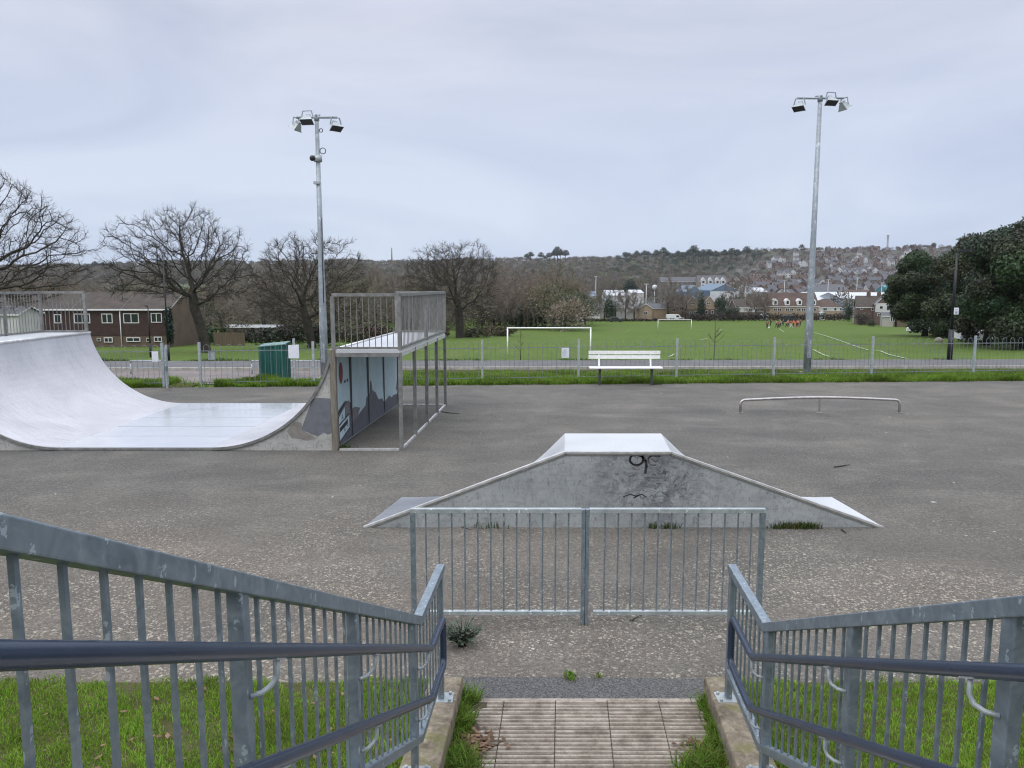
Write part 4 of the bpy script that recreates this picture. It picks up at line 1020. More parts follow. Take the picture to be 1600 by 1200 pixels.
put_tree('oak_tree', 'bare spreading oak directly behind the left floodlight mast', 'tree', b, grow_tree(8, b, trunk, tp(482, 446, Y), (6.6, 5.5, 5.6), 1500, trunk_r=.5, twig=6, flat=.8, kill=.62, step=.38, tip=.020, wid=.028), 'big bare oaks along the field', .8)
Y = 115; b = tp(718, 525, Y); b[2] = zg(b[0], Y) - .2
trunk = [b, b + [.05, 0, 1.8], b + [0, 0, 3.4], b + [-.1, 0, 4.5]]
put_tree('oak_tree', 'round crowned bare oak behind the right railing of the mini ramp', 'tree', b, grow_tree(21, b, trunk, tp(708, 437, Y), (7.2, 6, 5.6), 1600, trunk_r=.62, twig=6, twig_len=.9, flat=.7, kill=.66, step=.4, tip=.018, wid=.034), 'big bare oaks along the field', .95)
# smaller kinds, copied for the belts of bare trees
protos = []
for i, (sd, rx, rz, h) in enumerate(((31, 4.2, 4.6, 10.5), (47, 3.6, 5.0, 11.5), (59, 5.0, 4.4, 10.0))):
    b = np.zeros(3); trunk = [b, b + [.1, 0, h * .13], b + [.0, 0, h * .24], b + [.1, .1, h * .33]]
    pr = put_tree('bare_tree', 'x', 'tree', b, grow_tree(sd, b, trunk, (0, 0, h * .60), (rx, rx, rz), 420, step=.5, trunk_r=.26, twig=9, twig_len=1.0, flat=.8, kill=1.05, wid=.045, tip=.016), None, 2.5)
    protos.append(pr)
tinted = {}
def set_twig_tint(o, k, f):
    o = [c for c in o.children if c.name.startswith('crown')][0]; key = (o.data.name, k)
    if key not in tinted:
        me = o.data.copy(); ca = me.color_attributes['tone']; buf = np.empty(len(ca.data) * 4, np.float32); ca.data.foreach_get('color', buf); buf = buf.reshape(-1, 4); buf[:, :3] *= np.array(f); ca.data.foreach_set('color', buf.ravel()); tinted[key] = me
    o.data = tinted[key]
TINTS = [(1, 1, 1.02), (1.08, 1.0, .92), (1.0, 1.05, .86), (.72, .74, .76)]
used = [False] * 3
def bare(px, Y, hpx, label, group, tint=0, wide=1.0):
    i = random.randrange(3); pr = protos[i]
    if used[i]: o = copy_tree(pr)
    else: o = pr; used[i] = True
    x = xa(px, Y); h = hpx / 1200 * Y; s = h / 11.0
    o.location = (x, Y, zg(x, Y) - .1); o.scale = (s * wide, s * wide, s); o.rotation_euler = (0, 0, random.uniform(0, 6.28))
    if tint: set_twig_tint(o, tint, TINTS[tint])
    tag(o, label, 'tree', group); return o
gl = 'bare trees in the belt behind the terrace'
for px, Y, h in ((345, 100, 100), (410, 115, 105), (438, 120, 125), (520, 108, 115), (585, 125, 100), (640, 122, 95), (668, 130, 110), (148, 120, 85), (228, 122, 100), (100, 125, 90), (55, 122, 95), (10, 128, 100), (565, 140, 110), (625, 145, 90), (690, 142, 80)):
    bare(px, Y, h, 'bare brown tree in the dense belt between the terrace and the playing field', gl, random.choice((0, 0, 1, 2)), random.uniform(1.0, 1.35))
gl = 'bare trees at the far left edge of the playing field'
for px, Y, h in ((752, 170, 62), (772, 175, 70), (790, 165, 74), (806, 178, 82), (822, 172, 76), (838, 182, 84), (852, 178, 72), (866, 190, 85), (884, 188, 80), (900, 196, 66), (915, 200, 60), (780, 200, 90), (830, 205, 92), (872, 212, 90)):
    bare(px, Y, h, 'bare brown tree at the far field edge behind the nearer goal', gl, random.choice((0, 1, 1, 2)), random.uniform(1.0, 1.3))
gl = 'bare trees among the houses past the hedge'
for px, Y, h in ((945, 240, 46), (962, 244, 56), (978, 240, 50), (992, 244, 44), (1045, 246, 62), (1072, 244, 60), (1183, 244, 48), (1196, 243, 46), (1160, 320, 60), (1400, 215, 45)):
    bare(px, Y, h, 'bare tree standing between the houses beyond the field edge hedge', gl, random.choice((0, 3)), random.uniform(.9, 1.2))

# ------------------------------------------------------------------ leafy crowns
def leafcloud(seed, lobes, n_per, size, base=(.030, .048, .020), var=.6, tint=.25):
    r = np.random.default_rng(seed); Vs = []; Cs = []
    for (c, rr) in lobes:
        rr = np.array(rr if hasattr(rr, '__len__') else (rr,) * 3, float); n = int(n_per * (rr.mean() ** 2))
        q = r.normal(0, 1, (n, 3)); q /= np.linalg.norm(q, axis=1, keepdims=True); rad_ = r.random((n, 1)) ** .28
        # clumpy surface
        bump = 1 + .16 * np.sin(q[:, :1] * 7 + seed) * np.sin(q[:, 1:2] * 8 + 1) * np.sin(q[:, 2:] * 7 + 2) + .1 * np.sin(q[:, :1] * 15) * np.sin(q[:, 2:] * 17)
        P = np.array(c) + q * rad_ * bump * rr; s = size * r.uniform(.5, 1.3, (n, 1))
        nrm = q + r.normal(0, .55, (n, 3)); nrm /= np.linalg.norm(nrm, axis=1, keepdims=True)
        a = np.cross(nrm, r.normal(0, 1, (n, 3))); a /= np.linalg.norm(a, axis=1, keepdims=True); b_ = np.cross(nrm, a)
        Vs.append(np.stack([P - a * s, P + b_ * s * .55, P + a * s, P - b_ * s * .55], 1).reshape(-1, 3))
        c_ = np.array(base)[None] * r.uniform(1 - var, 1 + var, (n, 1)) * r.uniform(1 - tint, 1 + tint, (1, 3))
        Cs.append(np.repeat(c_, 4, 0))
    V_ = np.concatenate(Vs); return V_, np.arange(len(V_)).reshape(-1, 4), np.concatenate(Cs)
def leafy(name, label, cat, base, lobes, n_per, size, trunk=None, color=(.030, .048, .020), group=None, seed=1, tr=.35):
    base = np.array(base, float); root = thing(name, label, cat, tuple(base), group)
    if trunk is not None: MB().tube([tuple(p) for p in trunk], [tr * (1 - .5 * i / (len(trunk) - 1)) for i in range(len(trunk))], 9).build('trunk', M['bark_dark'], root)
    v, f, c = leafcloud(seed, lobes, n_per, size, color); link('crown' if trunk is not None else 'foliage', np_mesh('crown', v - base, f, M['foliage'], c), root); return root
def crown_lobes(seed, c, rr, n, lr):
    r = random.Random(seed); L = [(tuple(c), tuple(x * .72 for x in rr))]
    for i in range(n):
        z = r.uniform(-1, 1); a = r.uniform(0, 6.28); k = max(math.sqrt(max(0, 1 - z * z)), .72 if z < 0 else 0); s = r.uniform(.7, .95); l_ = lr * r.uniform(.7, 1.25)
        L.append(((c[0] + math.cos(a) * k * rr[0] * s, c[1] + math.sin(a) * k * rr[1] * s, c[2] + z * rr[2] * s), (l_, l_, l_ * .8)))
    return L
def evergreen(px, Y, pxr, ytop, ybot, label, seed, n=26, trunks=None, base_col=(.034, .049, .021)):
    x = xa(px, Y); zb = zg(x, Y) - .1; zt_ = at(px, ytop, Y).z; z0 = at(px, ybot, Y).z; rx = pxr / 1210 * Y; c = (x, Y, (zt_ + z0) / 2)
    n = int(n * 1.5)
    tk = trunks or [(x, Y, zb), (x + .1, Y, zb + 1.5), (x, Y, c[2])]
    return leafy('evergreen_oak', label, 'tree', (x, Y, zb), crown_lobes(seed, c, (rx * .93, rx * .93, (zt_ - z0) / 2 * .93), n, rx * .34), 900, .15, tk, base_col, 'dark evergreen oaks at the right edge of the field', seed, .5)
evergreen(1450, 112, 57, 385, 523, 'broad dark evergreen oak, leftmost of the evergreens beside the field', 3, 34)
evergreen(1508, 102, 58, 370, 533, 'dark evergreen oak behind the black street lamp', 5, 34)
evergreen(1548, 84, 58, 349, 524, 'dark evergreen oak with a bare thick trunk, right of the street lamp', 9, 30)
evergreen(1606, 76, 84, 328, 528, 'largest dark evergreen oak cut off by the right edge of view', 12, 40)
Y = 88; x = xa(1655, Y); zb = zg(x, Y); tops = at(1655, 268, Y).z
lb = []
rr_ = random.Random(4)
for i in range(46):
    t = rr_.uniform(.35, 1.0); a = rr_.uniform(0, 6.28); L = 6.2 * (1.12 - t) + .5
    for k in (.55, .8, 1.0): lb.append(((x + math.cos(a) * L * k, Y + math.sin(a) * L * k, zb + (tops - zb) * t + L * .12 * k), (.85, .85, .32)))
leafy('cedar_tree', 'tall dark conifer poking out above the evergreens at the right edge', 'tree', (x, Y, zb), lb, 170, .24, [(x, Y, zb), (x, Y, zb + 8), (x, Y, tops)], (.020, .034, .020), None, 31, .45)
# ivy, bushes and hedges
def bush(px, Y, pxw, ytop, label, colr=(.03, .045, .018), name='bush', cat='bush', group=None, size=.16, n=150, ybase=None):
    x = xa(px, Y); zb = zg(x, Y) - .1; zt_ = at(px, ytop, Y).z; h = max(zt_ - zb, .4); w = pxw / 1210 * Y / 2; r = random.Random(int(px * 7 + Y)); L = []
    for i in range(10):
        L.append(((x + r.uniform(-.75, .75) * w, Y + r.uniform(-.5, .5) * w, zb + h * r.uniform(.25, .7)), (w * r.uniform(.3, .5), w * .4, h * r.uniform(.2, .32))))
    L.append(((x, Y, zb + h * .45), (w * .8, w * .6, h * .5)))
    return leafy(name, label, cat, (x, Y, zb), L, n, size, None, colr, group, int(px))
bush(261, 86.0, 14, 470, 'dark green ivy column on the corner of the terrace', (.012, .03, .022), 'ivy', 'ivy', n=260)
bush(405, 92, 60, 508, 'dark round bush beside the board fence', (.022, .032, .014)); bush(388, 99, 62, 512, 'low dark bush hiding the wall of the flat roofed hall', (.03, .035, .02)); bush(450, 95, 70, 500, 'wide dark bush behind the green bin', (.030, .032, .018))
bush(505, 90, 60, 498, 'dark bush at the foot of the oak behind the floodlight mast', (.022, .028, .014)); bush(570, 98, 80, 503, 'brownish thicket behind the deck railing', (.06, .05, .03)); bush(640, 104, 70, 506, 'brown thicket left of the round crowned oak', (.06, .05, .032)); bush(345, 96, 24, 503, 'green shrub beside the leaning oak trunk', (.04, .065, .018))
bush(770, 125, 70, 506, 'brown bramble bank at the field edge right of the round crowned oak', (.075, .07, .03)); bush(745, 118, 46, 508, 'low brown brambles at the foot of the round crowned oak', (.08, .066, .038))
for i, (px, yt, w) in enumerate(((797, 480, 12), (812, 474, 14), (846, 470, 15), (829, 484, 10))):
    bush(px, 168, w, yt, 'dark ivy clad stem among the bare trees behind the nearer goal', (.018, .032, .014), 'ivy_column', 'ivy', 'ivy clad stems', n=160)
bush(951, 236, 20, 462, 'dark ivy covered tree past the hedge right of the white house', (.022, .042, .016), 'ivy_tree', 'tree'); bush(1096, 238, 16, 450, 'tall narrow dark conifer between the gabled houses', (.02, .038, .018), 'conifer', 'tree'); bush(1128, 240, 24, 455, 'dark round evergreen before the blue warehouse', (.025, .042, .018), 'evergreen', 'tree'); bush(1143, 238, 28, 474, 'lower dark evergreen bush right of the gabled houses', (.028, .045, .02)); bush(1158, 236, 12, 488, 'bright green shrub behind the hedge', (.06, .10, .02)); bush(985, 520, 26, 432, 'dark conifer between two white industrial sheds', (.018, .036, .026), 'conifer', 'tree', n=60, size=.4)
bush(1331, 225, 14, 474, 'green bush at the left end of the brick semis', (.03, .05, .022)); bush(1352, 200, 26, 486, 'dull brown garden shrub before the brick semis', (.06, .052, .036)); bush(1366, 190, 12, 496, 'clipped green garden shrub beside the brown shrub', (.035, .06, .02)); bush(1470, 108, 34, 510, 'low brown scrub under the leftmost evergreen', (.06, .05, .035)); bush(1523, 88, 30, 507, 'brown leaning scrub between the evergreen trunks', (.05, .042, .03))
hedge(430, 560, 100, 104, 512, 'low brown thicket at the back of the grass behind the green bin', (.07, .058, .038), 14) if False else None
# hedge along the far end of the field
def hedge(px0, px1, Y0, Y1, yt, label, colr, nl):
    L = []; r = random.Random(int(px0))
    for i in range(nl):
        t = (i + .5) / nl; px = px0 + (px1 - px0) * t; Yh = Y0 + (Y1 - Y0) * t; x = xa(px, Yh); zb = zg(x, Yh); zt_ = at(px, yt + r.uniform(-1, 1), Yh).z; L.append(((x, Yh, (zb + zt_) / 2), (abs(px1 - px0) / nl / 1210 * Yh * .75, 1.0, (zt_ - zb) / 2)))
    x = xa(px0, Y0); return leafy('hedge', label, 'hedge', (x, Y0, zg(x, Y0)), L, 170, .22, None, colr, None, int(px0))
hedge(425, 590, 97, 103, 513, 'low brown thicket at the back of the grass behind the green bin', (.075, .062, .040), 16)
hedge(590, 700, 104, 116, 512, 'low brown thicket left of the round crowned oak trunk', (.080, .066, .042), 12)
hedge(318, 332, 92, 92, 508, 'low dark shrub strip between the gable and the board fence', (.04, .05, .025), 3)
hedge(868, 1076, 228, 234, 497.5, 'dark hedge along the far end of the field left of the far goal', (.035, .03, .02), 30)
hedge(1077, 1330, 234, 236, 489, 'long clipped dark hedge in front of the estate houses', (.030, .026, .018), 42)

# ------------------------------------------------------------------ houses
def turned(o, a=-.36):
    o.rotation_euler.z = a; return o
def house(name, label, x0, x1, yf, dep, zb, ze, zr, wall, roof, axis='x', windows=(), upper=None, chim=(), over=.25, group=None, cat='house', door=None, extra=None, hip=0.0, gablemat=None):
    root = thing(name, label, cat, ((x0 + x1) / 2, yf, zb), group); yb = yf + dep; w = MB()
    if axis == 'x':
        w.prism([(x0, yf, zb), (x0, yb, zb), (x0, yb, ze), (x0, (yf + yb) / 2, zr - .08 if not hip else ze), (x0, yf, ze)], (x1 - x0, 0, 0))
        ym = (yf + yb) / 2; sl = (zr - ze) / (dep / 2); zo = ze - over * sl; R_ = MB(); T = .12
        hx = hip
        R_.quad([(x0 - over, yf - over, zo + T), (x1 + over, yf - over, zo + T), (x1 + over - hx, ym, zr + T), (x0 - over + hx, ym, zr + T)])
        R_.quad([(x1 + over, yb + over, zo + T), (x0 - over, yb + over, zo + T), (x0 - over + hx, ym, zr + T), (x1 + over - hx, ym, zr + T)])
        R_.quad([(x0 - over, yf - over, zo - .05), (x1 + over, yf - over, zo - .05), (x1 + over, yf - over, zo + T), (x0 - over, yf - over, zo + T)], 1)
        for xx in (x0 - over, x1 + over):
            if hip:
                xi = xx + hx if xx < x0 else xx - hx; R_.quad([(xx, yf - over, zo + T), (xx, yb + over, zo + T), (xi, ym, zr + T)])
            else:
                R_.quad([(xx, yf - over, zo - .05), (xx, ym, zr - .06), (xx, ym, zr + T), (xx, yf - over, zo + T)], 1); R_.quad([(xx, ym, zr - .06), (xx, yb + over, zo - .05), (xx, yb + over, zo + T), (xx, ym, zr + T)], 1)
    else:
        xm = (x0 + x1) / 2
        w.prism([(x0, yf, zb), (x1, yf, zb), (x1, yf, ze), (xm, yf, zr - .08), (x0, yf, ze)], (0, dep, 0))
        sl = (zr - ze) / ((x1 - x0) / 2); zo = ze - over * sl; R_ = MB(); T = .12
        R_.quad([(x0 - over, yf - over, zo + T), (xm, yf - over, zr + T), (xm, yb + over, zr + T), (x0 - over, yb + over, zo + T)]); R_.quad([(xm, yf - over, zr + T), (x1 + over, yf - over, zo + T), (x1 + over, yb + over, zo + T), (xm, yb + over, zr + T)])
        R_.quad([(x0 - over, yf - over, zo - .06), (xm, yf - over, zr - .12), (xm, yf - over, zr + T), (x0 - over, yf - over, zo + T)], 1); R_.quad([(xm, yf - over, zr - .12), (x1 + over, yf - over, zo - .06), (x1 + over, yf - over, zo + T), (xm, yf - over, zr + T)], 1)
    w.build('wall', M[wall], root); ro = R_.build('roof', [M[roof], M['upvc']], root)
    for (cx, cw) in chim: MB().b2((cx - cw / 2, yf + dep * .5 - .3, zr - .4), (cx + cw / 2, yf + dep * .5 + .3, zr + 1.0)).b2((cx - cw * .35, yf + dep * .5 - .12, zr + 1.0), (cx + cw * .35, yf + dep * .5 + .12, zr + 1.3)).build('chimney', M['brick_red'], ro)
    if upper:
        za, zb2, mm = upper; MB().b2((x0 + .05, yf - .06, za), (x1 - .05, yf - .001, zb2)).build('cladding', M[mm], root)
    for (a, b, c, d) in windows:
        yy = yf - .09; fr = MB().b2((a, yy - .03, c), (b, yy + .08, d)).build('window', M['upvc'], root); bw = min(.09, (b - a) * .12)
        nn = 2 if (b - a) > .9 else 1; p = MB(); wd = (b - a - bw * (nn + 1)) / nn
        for i in range(nn): p.b2((a + bw + i * (wd + bw), yy - .036, c + bw), (a + bw + i * (wd + bw) + wd, yy - .028, d - bw))
        p.build('pane', M['pane'], fr)
    if door:
        a, b, c, d = door; MB().b2((a, yf - .1, c), (b, yf - .001, d)).build('door', M['upvc'], root)
    return root
# brown terrace on the left, four houses
Y = 87.0
def wx_(a, b, c, d, Y): p = at(a, c, Y); q = at(b, d, Y); return (p.x, q.x, q.z, p.z)
ze = at(200, 484.5, Y).z; zr = at(200, 458, Y + 4).z
spans = ((-62, 20), (20, 108), (108, 186), (186, 263))
wins = ([(-45, -20, 491, 504), (-10, 12, 528, 536)], [(40, 56, 491, 504), (85, 97, 491, 505), (60, 80, 528, 536)], [(116, 142, 490, 505), (159, 177, 490, 505), (152, 158, 528, 533), (163, 177, 527, 535)], [(193, 218, 489.5, 505), (236, 254, 489, 504), (198, 220, 527, 534), (229, 235, 528, 534), (241, 254, 526, 534)])
labs = ('brown terrace house mostly hidden behind the deck railing at the left edge', 'brown terrace house seen through the bars of the mini ramp railing', 'dark tile hung terrace house left of the white downpipe', 'end terrace house with a plain brown brick gable behind the leaning oak')
for (a, b), wn, lb_ in zip(spans, wins, labs):
    x0, x1 = xa(a, Y), xa(b, Y); zb = -4.9
    h = house('terraced_house', lb_, x0 + .01, x1 - .01, Y, 8.0, zb, ze, zr, 'brick_brown', 'roof_brown', 'x', [wx_(*w_, Y) for w_ in wn], (at(0, 524, Y).z, ze - .1, 'tile_hung'), (), .0, 'terraced houses left of the field')
    if a == 108: MB().tube([(x1 - .06, Y - .14, zb + .3), (x1 - .06, Y - .14, ze)], .06, 8).build('downpipe', M['upvc'], h)
    MB().b2((x0 + .03, Y - .38, ze - .04), (x1 - .03, Y - .13, ze + .07)).build('gutter', M['upvc'], h)
# white weatherboarded house further left
house('white_house', 'white weatherboarded house behind the railing at the far left edge', xa(-40, 95.5), xa(25, 95.5), 95.5, 6, -4.6, at(0, 492, 95.5).z + 2.5, at(0, 470, 95.5).z + 2, 'render', 'roof_slate') if False else None
Y = 80; house('garden_building', 'low building with white weatherboards behind the railing at the far left', xa(-30, Y), xa(24, Y), Y, 4, -4.3, at(0, 491, Y).z, at(0, 480, Y).z, 'render', 'roof_slate', windows=[wx_(1, 15, 481.5, 490, Y)] and [])
# wooden garden fence and flat white roof behind the oak
def boards(px0, px1, Y, yt, label):
    x0, x1 = xa(px0, Y), xa(px1, Y); root = thing('board_fence', label, 'fence', ((x0 + x1) / 2, Y, zg(x0, Y))); zt_ = at(px0, yt, Y).z; m_ = MB(); n = int((x1 - x0) / .14)
    for i in range(n): m_.b2((x0 + i * .14, Y - .01 - .01 * (i % 2), zg(x0, Y) - .1), (x0 + i * .14 + .135, Y + .01, zt_ + random.uniform(-.02, .02)))
    m_.build('boards', M['fence_wood'], root)
    for k in range(int((x1 - x0) / 2.4) + 1): MB().b2((x0 + k * 2.4 - .05, Y + .015, zg(x0, Y) - .1), (x0 + k * 2.4 + .05, Y + .1, zt_ + .05)).build('post', M['fence_wood'], root)
boards(330, 380, 90, 519.5, 'brown board garden fence right of the leaning oak trunk')
boards(1383, 1418, 196, 494, 'pale weathered board fence left of the evergreens')
Y = 112; house('flat_roofed_hall', 'low hall with a white flat roof edge behind the leaning oak', xa(346, Y), xa(428, Y), Y, 6, -5.4, at(0, 511.5, Y).z, at(0, 510, Y).z, 'brick_brown', 'roof_white', over=.3, cat='building')
# estate beyond the hedge
Y = 252.0
def Zp(py, Y): return at(800, py, Y).z
def W(lst, Y): return [wx_(*q, Y) for q in lst]
zb = -9.2
est = house('dormer_terrace', 'long tan brick terrace with white dormers under a brown roof beyond the hedge', xa(1199, Y), xa(1281, Y), Y, 9, zb, Zp(478, Y), Zp(458, Y), 'brick_tan', 'roof_red', windows=W([(1208, 1214, 481.5, 486), (1215, 1221, 481.5, 486), (1227, 1233, 481.5, 486), (1234, 1240, 481.5, 486), (1245, 1251, 481.5, 486), (1252, 1258, 481.5, 486), (1268, 1275, 481.5, 486)], Y))
for px in (1213, 1232, 1251, 1273):
    Yd = Y - .2; x = xa(px, Yd); z0, z1, z2 = Zp(477, Yd), Zp(470, Yd), Zp(466.5, Yd); d = MB(); d.prism([(x - .75, Yd, z0), (x + .75, Yd, z0), (x + .75, Yd, z1), (x, Yd, z2), (x - .75, Yd, z1)], (0, 3.2, 0), 0); dm = d.build('dormer', M['upvc'], est)
    MB().b2((x - .38, Yd - .02, z0 + .35), (x + .38, Yd - .004, z1 - .05)).build('pane', M['pane'], dm)
house('terraced_house', 'lower brown roofed terrace joined to the left of the dormer terrace', xa(1153, Y), xa(1198, Y), Y + 1, 8, zb, Zp(480, Y), Zp(468, Y), 'brick_red', 'roof_brown', windows=W([(1170, 1175, 482, 487), (1180, 1186, 482, 487), (1189, 1197, 482, 487)], Y + 1), upper=(Zp(488, Y), Zp(481, Y), 'render'))
house('terraced_house', 'lower hip roofed house joined to the right of the dormer terrace', xa(1282, Y), xa(1318, Y), Y + 1, 8, zb, Zp(480, Y), Zp(468, Y), 'brick_tan', 'roof_red', windows=W([(1286, 1292, 481, 485.5), (1303, 1307, 481, 485.5), (1312, 1315, 481, 485)], Y + 1), upper=(Zp(486, Y), Zp(480.3, Y), 'render'), hip=3.0)
house('porch', 'small white gabled porch in front of the hip roofed house', xa(1284, Y - 2), xa(1292, Y - 2), Y - 2, 2, zb, Zp(490.5, Y), Zp(487, Y), 'upvc', 'roof_white', 'y', cat='porch'); house('porch', 'small white gabled porch left of the dormer terrace', xa(1192, Y - 2), xa(1201, Y - 2), Y - 2, 2, zb, Zp(492.5, Y), Zp(489.5, Y), 'upvc', 'roof_white', 'y', cat='porch')
Y = 246
house('gabled_house', 'red brick house with a pale front gable left of the narrow conifer', xa(1073, Y), xa(1093, Y), Y, 9, zb, Zp(475, Y), Zp(462.5, Y), 'brick_tan', 'roof_brown', 'y', W([(1077, 1081, 487, 491), (1084, 1090, 486, 491), (1079, 1086, 472, 476)], Y), (zb, Zp(483, Y), 'brick_red'))
house('gabled_house', 'red brick house with a pale front gable right of the narrow conifer', xa(1099, Y), xa(1120, Y), Y, 9, zb, Zp(475, Y), Zp(462.5, Y), 'brick_tan', 'roof_brown', 'y', W([(1102, 1106, 485, 490), (1111, 1115, 485, 490), (1104, 1110, 472, 476)], Y), (zb, Zp(483, Y), 'brick_red'))
house('brick_house', 'tan brick house between two bare trees left of the gabled houses', xa(1046, Y), xa(1071, Y), Y + 4, 8, zb, Zp(478, Y), Zp(464, Y), 'brick_tan', 'roof_brown', 'x', W([(1050, 1055, 482, 487), (1062, 1068, 480, 485)], Y + 4))
house('brick_house', 'small tan gable fronted house behind the hedge beside the white van', xa(998, Y), xa(1018, Y), Y - 2, 9, zb, Zp(481, Y), Zp(474.5, Y), 'brick_tan', 'roof_slate', 'y', W([(1006, 1012, 487, 492)], Y - 2)); house('bungalow', 'grey roofed bungalow right of the small tan gable', xa(1018, Y + 3), xa(1043, Y + 3), Y + 3, 8, zb, Zp(482, Y), Zp(475, Y), 'brick_tan', 'roof_slate')
Y = 262; house('white_house', 'white rendered house among bare trees left of the ivy tree', xa(909, Y), xa(938, Y), Y, 8, zb, Zp(486, Y), Zp(480, Y), 'render', 'roof_slate', windows=W([(914, 919, 488, 492), (926, 932, 488, 492)], Y))
# semis at the right
Y = 205
turned(house('brick_house', 'red brick house with two chimneys at the end of the estate', xa(1342, Y), xa(1373, Y), Y, 9, -7.9, Zp(480, Y), Zp(463, Y), 'brick_red', 'roof_brown', 'x', W([(1345, 1349, 480.5, 484), (1361, 1367, 480, 485.5), (1346, 1352, 490, 495)], Y), None, ((xa(1360, Y), 1.0), (xa(1375, Y), 1.0))))
Y = 200; turned(house('white_house', 'white clad gable fronted house beside the brick house with chimneys', xa(1371, Y), xa(1399, Y), Y, 10, -7.8, Zp(475, Y), Zp(461, Y), 'brick_red', 'roof_slate', 'y', W([(1375, 1380, 478, 483), (1385, 1393, 477, 485), (1372, 1380, 489.5, 494)], Y), (Zp(488, Y), Zp(475, Y) + .2, 'render')))
Y = 188; turned(house('garage', 'small dark roofed garage before the white clad house', xa(1383, Y), xa(1399, Y), Y, 6, -7.2, Zp(494, Y), Zp(489, Y), 'kerb', 'roof_slate', cat='garage', windows=W([(1391, 1397, 495, 502)], Y))); turned(house('shed', 'pale garden shed right of the small garage', xa(1400, Y), xa(1413, Y), Y - 2, 5, -7.0, Zp(494, Y), Zp(490.5, Y), 'fence_wood', 'roof_slate', 'y', cat='shed'))
# industrial sheds
house('warehouse', 'wide white roofed warehouse right of the dormer terrace', xa(1272, 400), xa(1330, 400), 400, 34, -10.5, Zp(469, 400), Zp(456.5, 420) , 'palewall', 'roof_white', cat='warehouse'); house('warehouse', 'low white roofed warehouse behind the brick semis', xa(1318, 380), xa(1408, 380), 380, 34, -10.5, Zp(467, 380), Zp(457, 400), 'greywall', 'roof_white', cat='warehouse')
house('warehouse', 'blue gabled warehouse with pale lower walls behind the round evergreen', xa(1110, 430), xa(1155, 430), 430, 40, -10.5, Zp(454, 430), Zp(443.5, 430), 'bluewall', 'bluewall', 'y', upper=(-10.5, Zp(455, 430), 'palewall'), cat='warehouse', over=.1); house('warehouse', 'low blue shed left of the blue gabled warehouse', xa(1072, 425), xa(1098, 425), 425, 30, -10.5, Zp(456, 425), Zp(446, 425), 'bluewall', 'bluewall', 'y', cat='warehouse', over=.1)
house('warehouse', 'white shed left of the dark conifer', xa(948, 470), xa(978, 470), 470, 25, -10.8, Zp(462, 470), Zp(453.5, 480), 'palewall', 'roof_white', cat='warehouse'); house('warehouse', 'small white shed right of the dark conifer', xa(987, 460), xa(1006, 460), 460, 25, -10.8, Zp(458, 460), Zp(453, 470), 'render', 'roof_white', cat='warehouse'); house('warehouse', 'blue grey shed behind the bare trees by the white house', xa(911, 450), xa(933, 450), 450, 25, -10.8, Zp(462, 450), Zp(455.5, 460), 'greywall', 'bluewall', cat='warehouse'); house('warehouse', 'white gable ended shed left of the dormer terrace roof', xa(1182, 470), xa(1200, 470), 470, 25, -10.8, Zp(456, 470), Zp(449.5, 480), 'palewall', 'roof_white', cat='warehouse')
house('hall', 'grey blue hall beyond the white warehouses', xa(1284, 560), xa(1330, 560), 560, 30, -11, Zp(456, 560), Zp(444.5, 575), 'greywall', 'roof_slate', cat='hall', windows=W([(1309, 1312, 448, 454), (1316, 1319, 448, 454)], 560)); house('shed', 'turquoise shed beside the leftmost evergreen', xa(1387, 540), xa(1402, 540), 540, 16, -11, Zp(452, 540), Zp(446, 545), 'tealwall', 'tealwall', 'x', cat='shed'); house('hall', 'long brown roofed building behind the white warehouses', xa(1327, 470), xa(1365, 470), 470, 16, -11, Zp(459, 470), Zp(453, 480), 'brick_tan', 'roof_red', cat='building')
# apartment block with gables
Y = 600; M['stonewall'] = simple('grey_stone', (.16, .145, .125), (.11, .10, .09), .4, .9)
ap = house('apartment_block', 'long grey stone block with a slate roof behind the blue warehouse', xa(1033, Y), xa(1090, Y), Y, 14, -11, Zp(440, Y), Zp(433, Y + 7), 'stonewall', 'roof_slate', windows=W([(px, px + 2.6, y_, y_ + 3.2) for px in range(1037, 1088, 7) for y_ in (441.5, 447)], Y), cat='apartment block')
Y = 590; ap = house('apartment_block', 'cream gabled apartment block right of the grey stone block', xa(1092, Y), xa(1136, Y), Y, 14, -11, Zp(440, Y), Zp(430.5, Y + 7), 'cream', 'roof_slate', windows=W([(px, px + 2.6, y_, y_ + 3.4) for px in (1093.5, 1104.5, 1115, 1125, 1133) for y_ in (441.5, 447)], Y), cat='apartment block')
for px in (1099, 1110, 1121, 1130):
    d = MB(); x = xa(px, Y - .8); d.prism([(x - 1.8, Y - .8, Zp(456, Y)), (x + 1.8, Y - .8, Zp(456, Y)), (x + 1.8, Y - .8, Zp(438, Y)), (x, Y - .8, Zp(433.5, Y)), (x - 1.8, Y - .8, Zp(438, Y))], (0, 4, 0)); g_ = d.build('gable_bay', M['render'], ap)
    for y_ in (439, 445): MB().b2((x - .8, Y - .9, Zp(y_ + 3.4, Y)), (x + .8, Y - .82, Zp(y_, Y))).build('pane', M['pane'], g_)

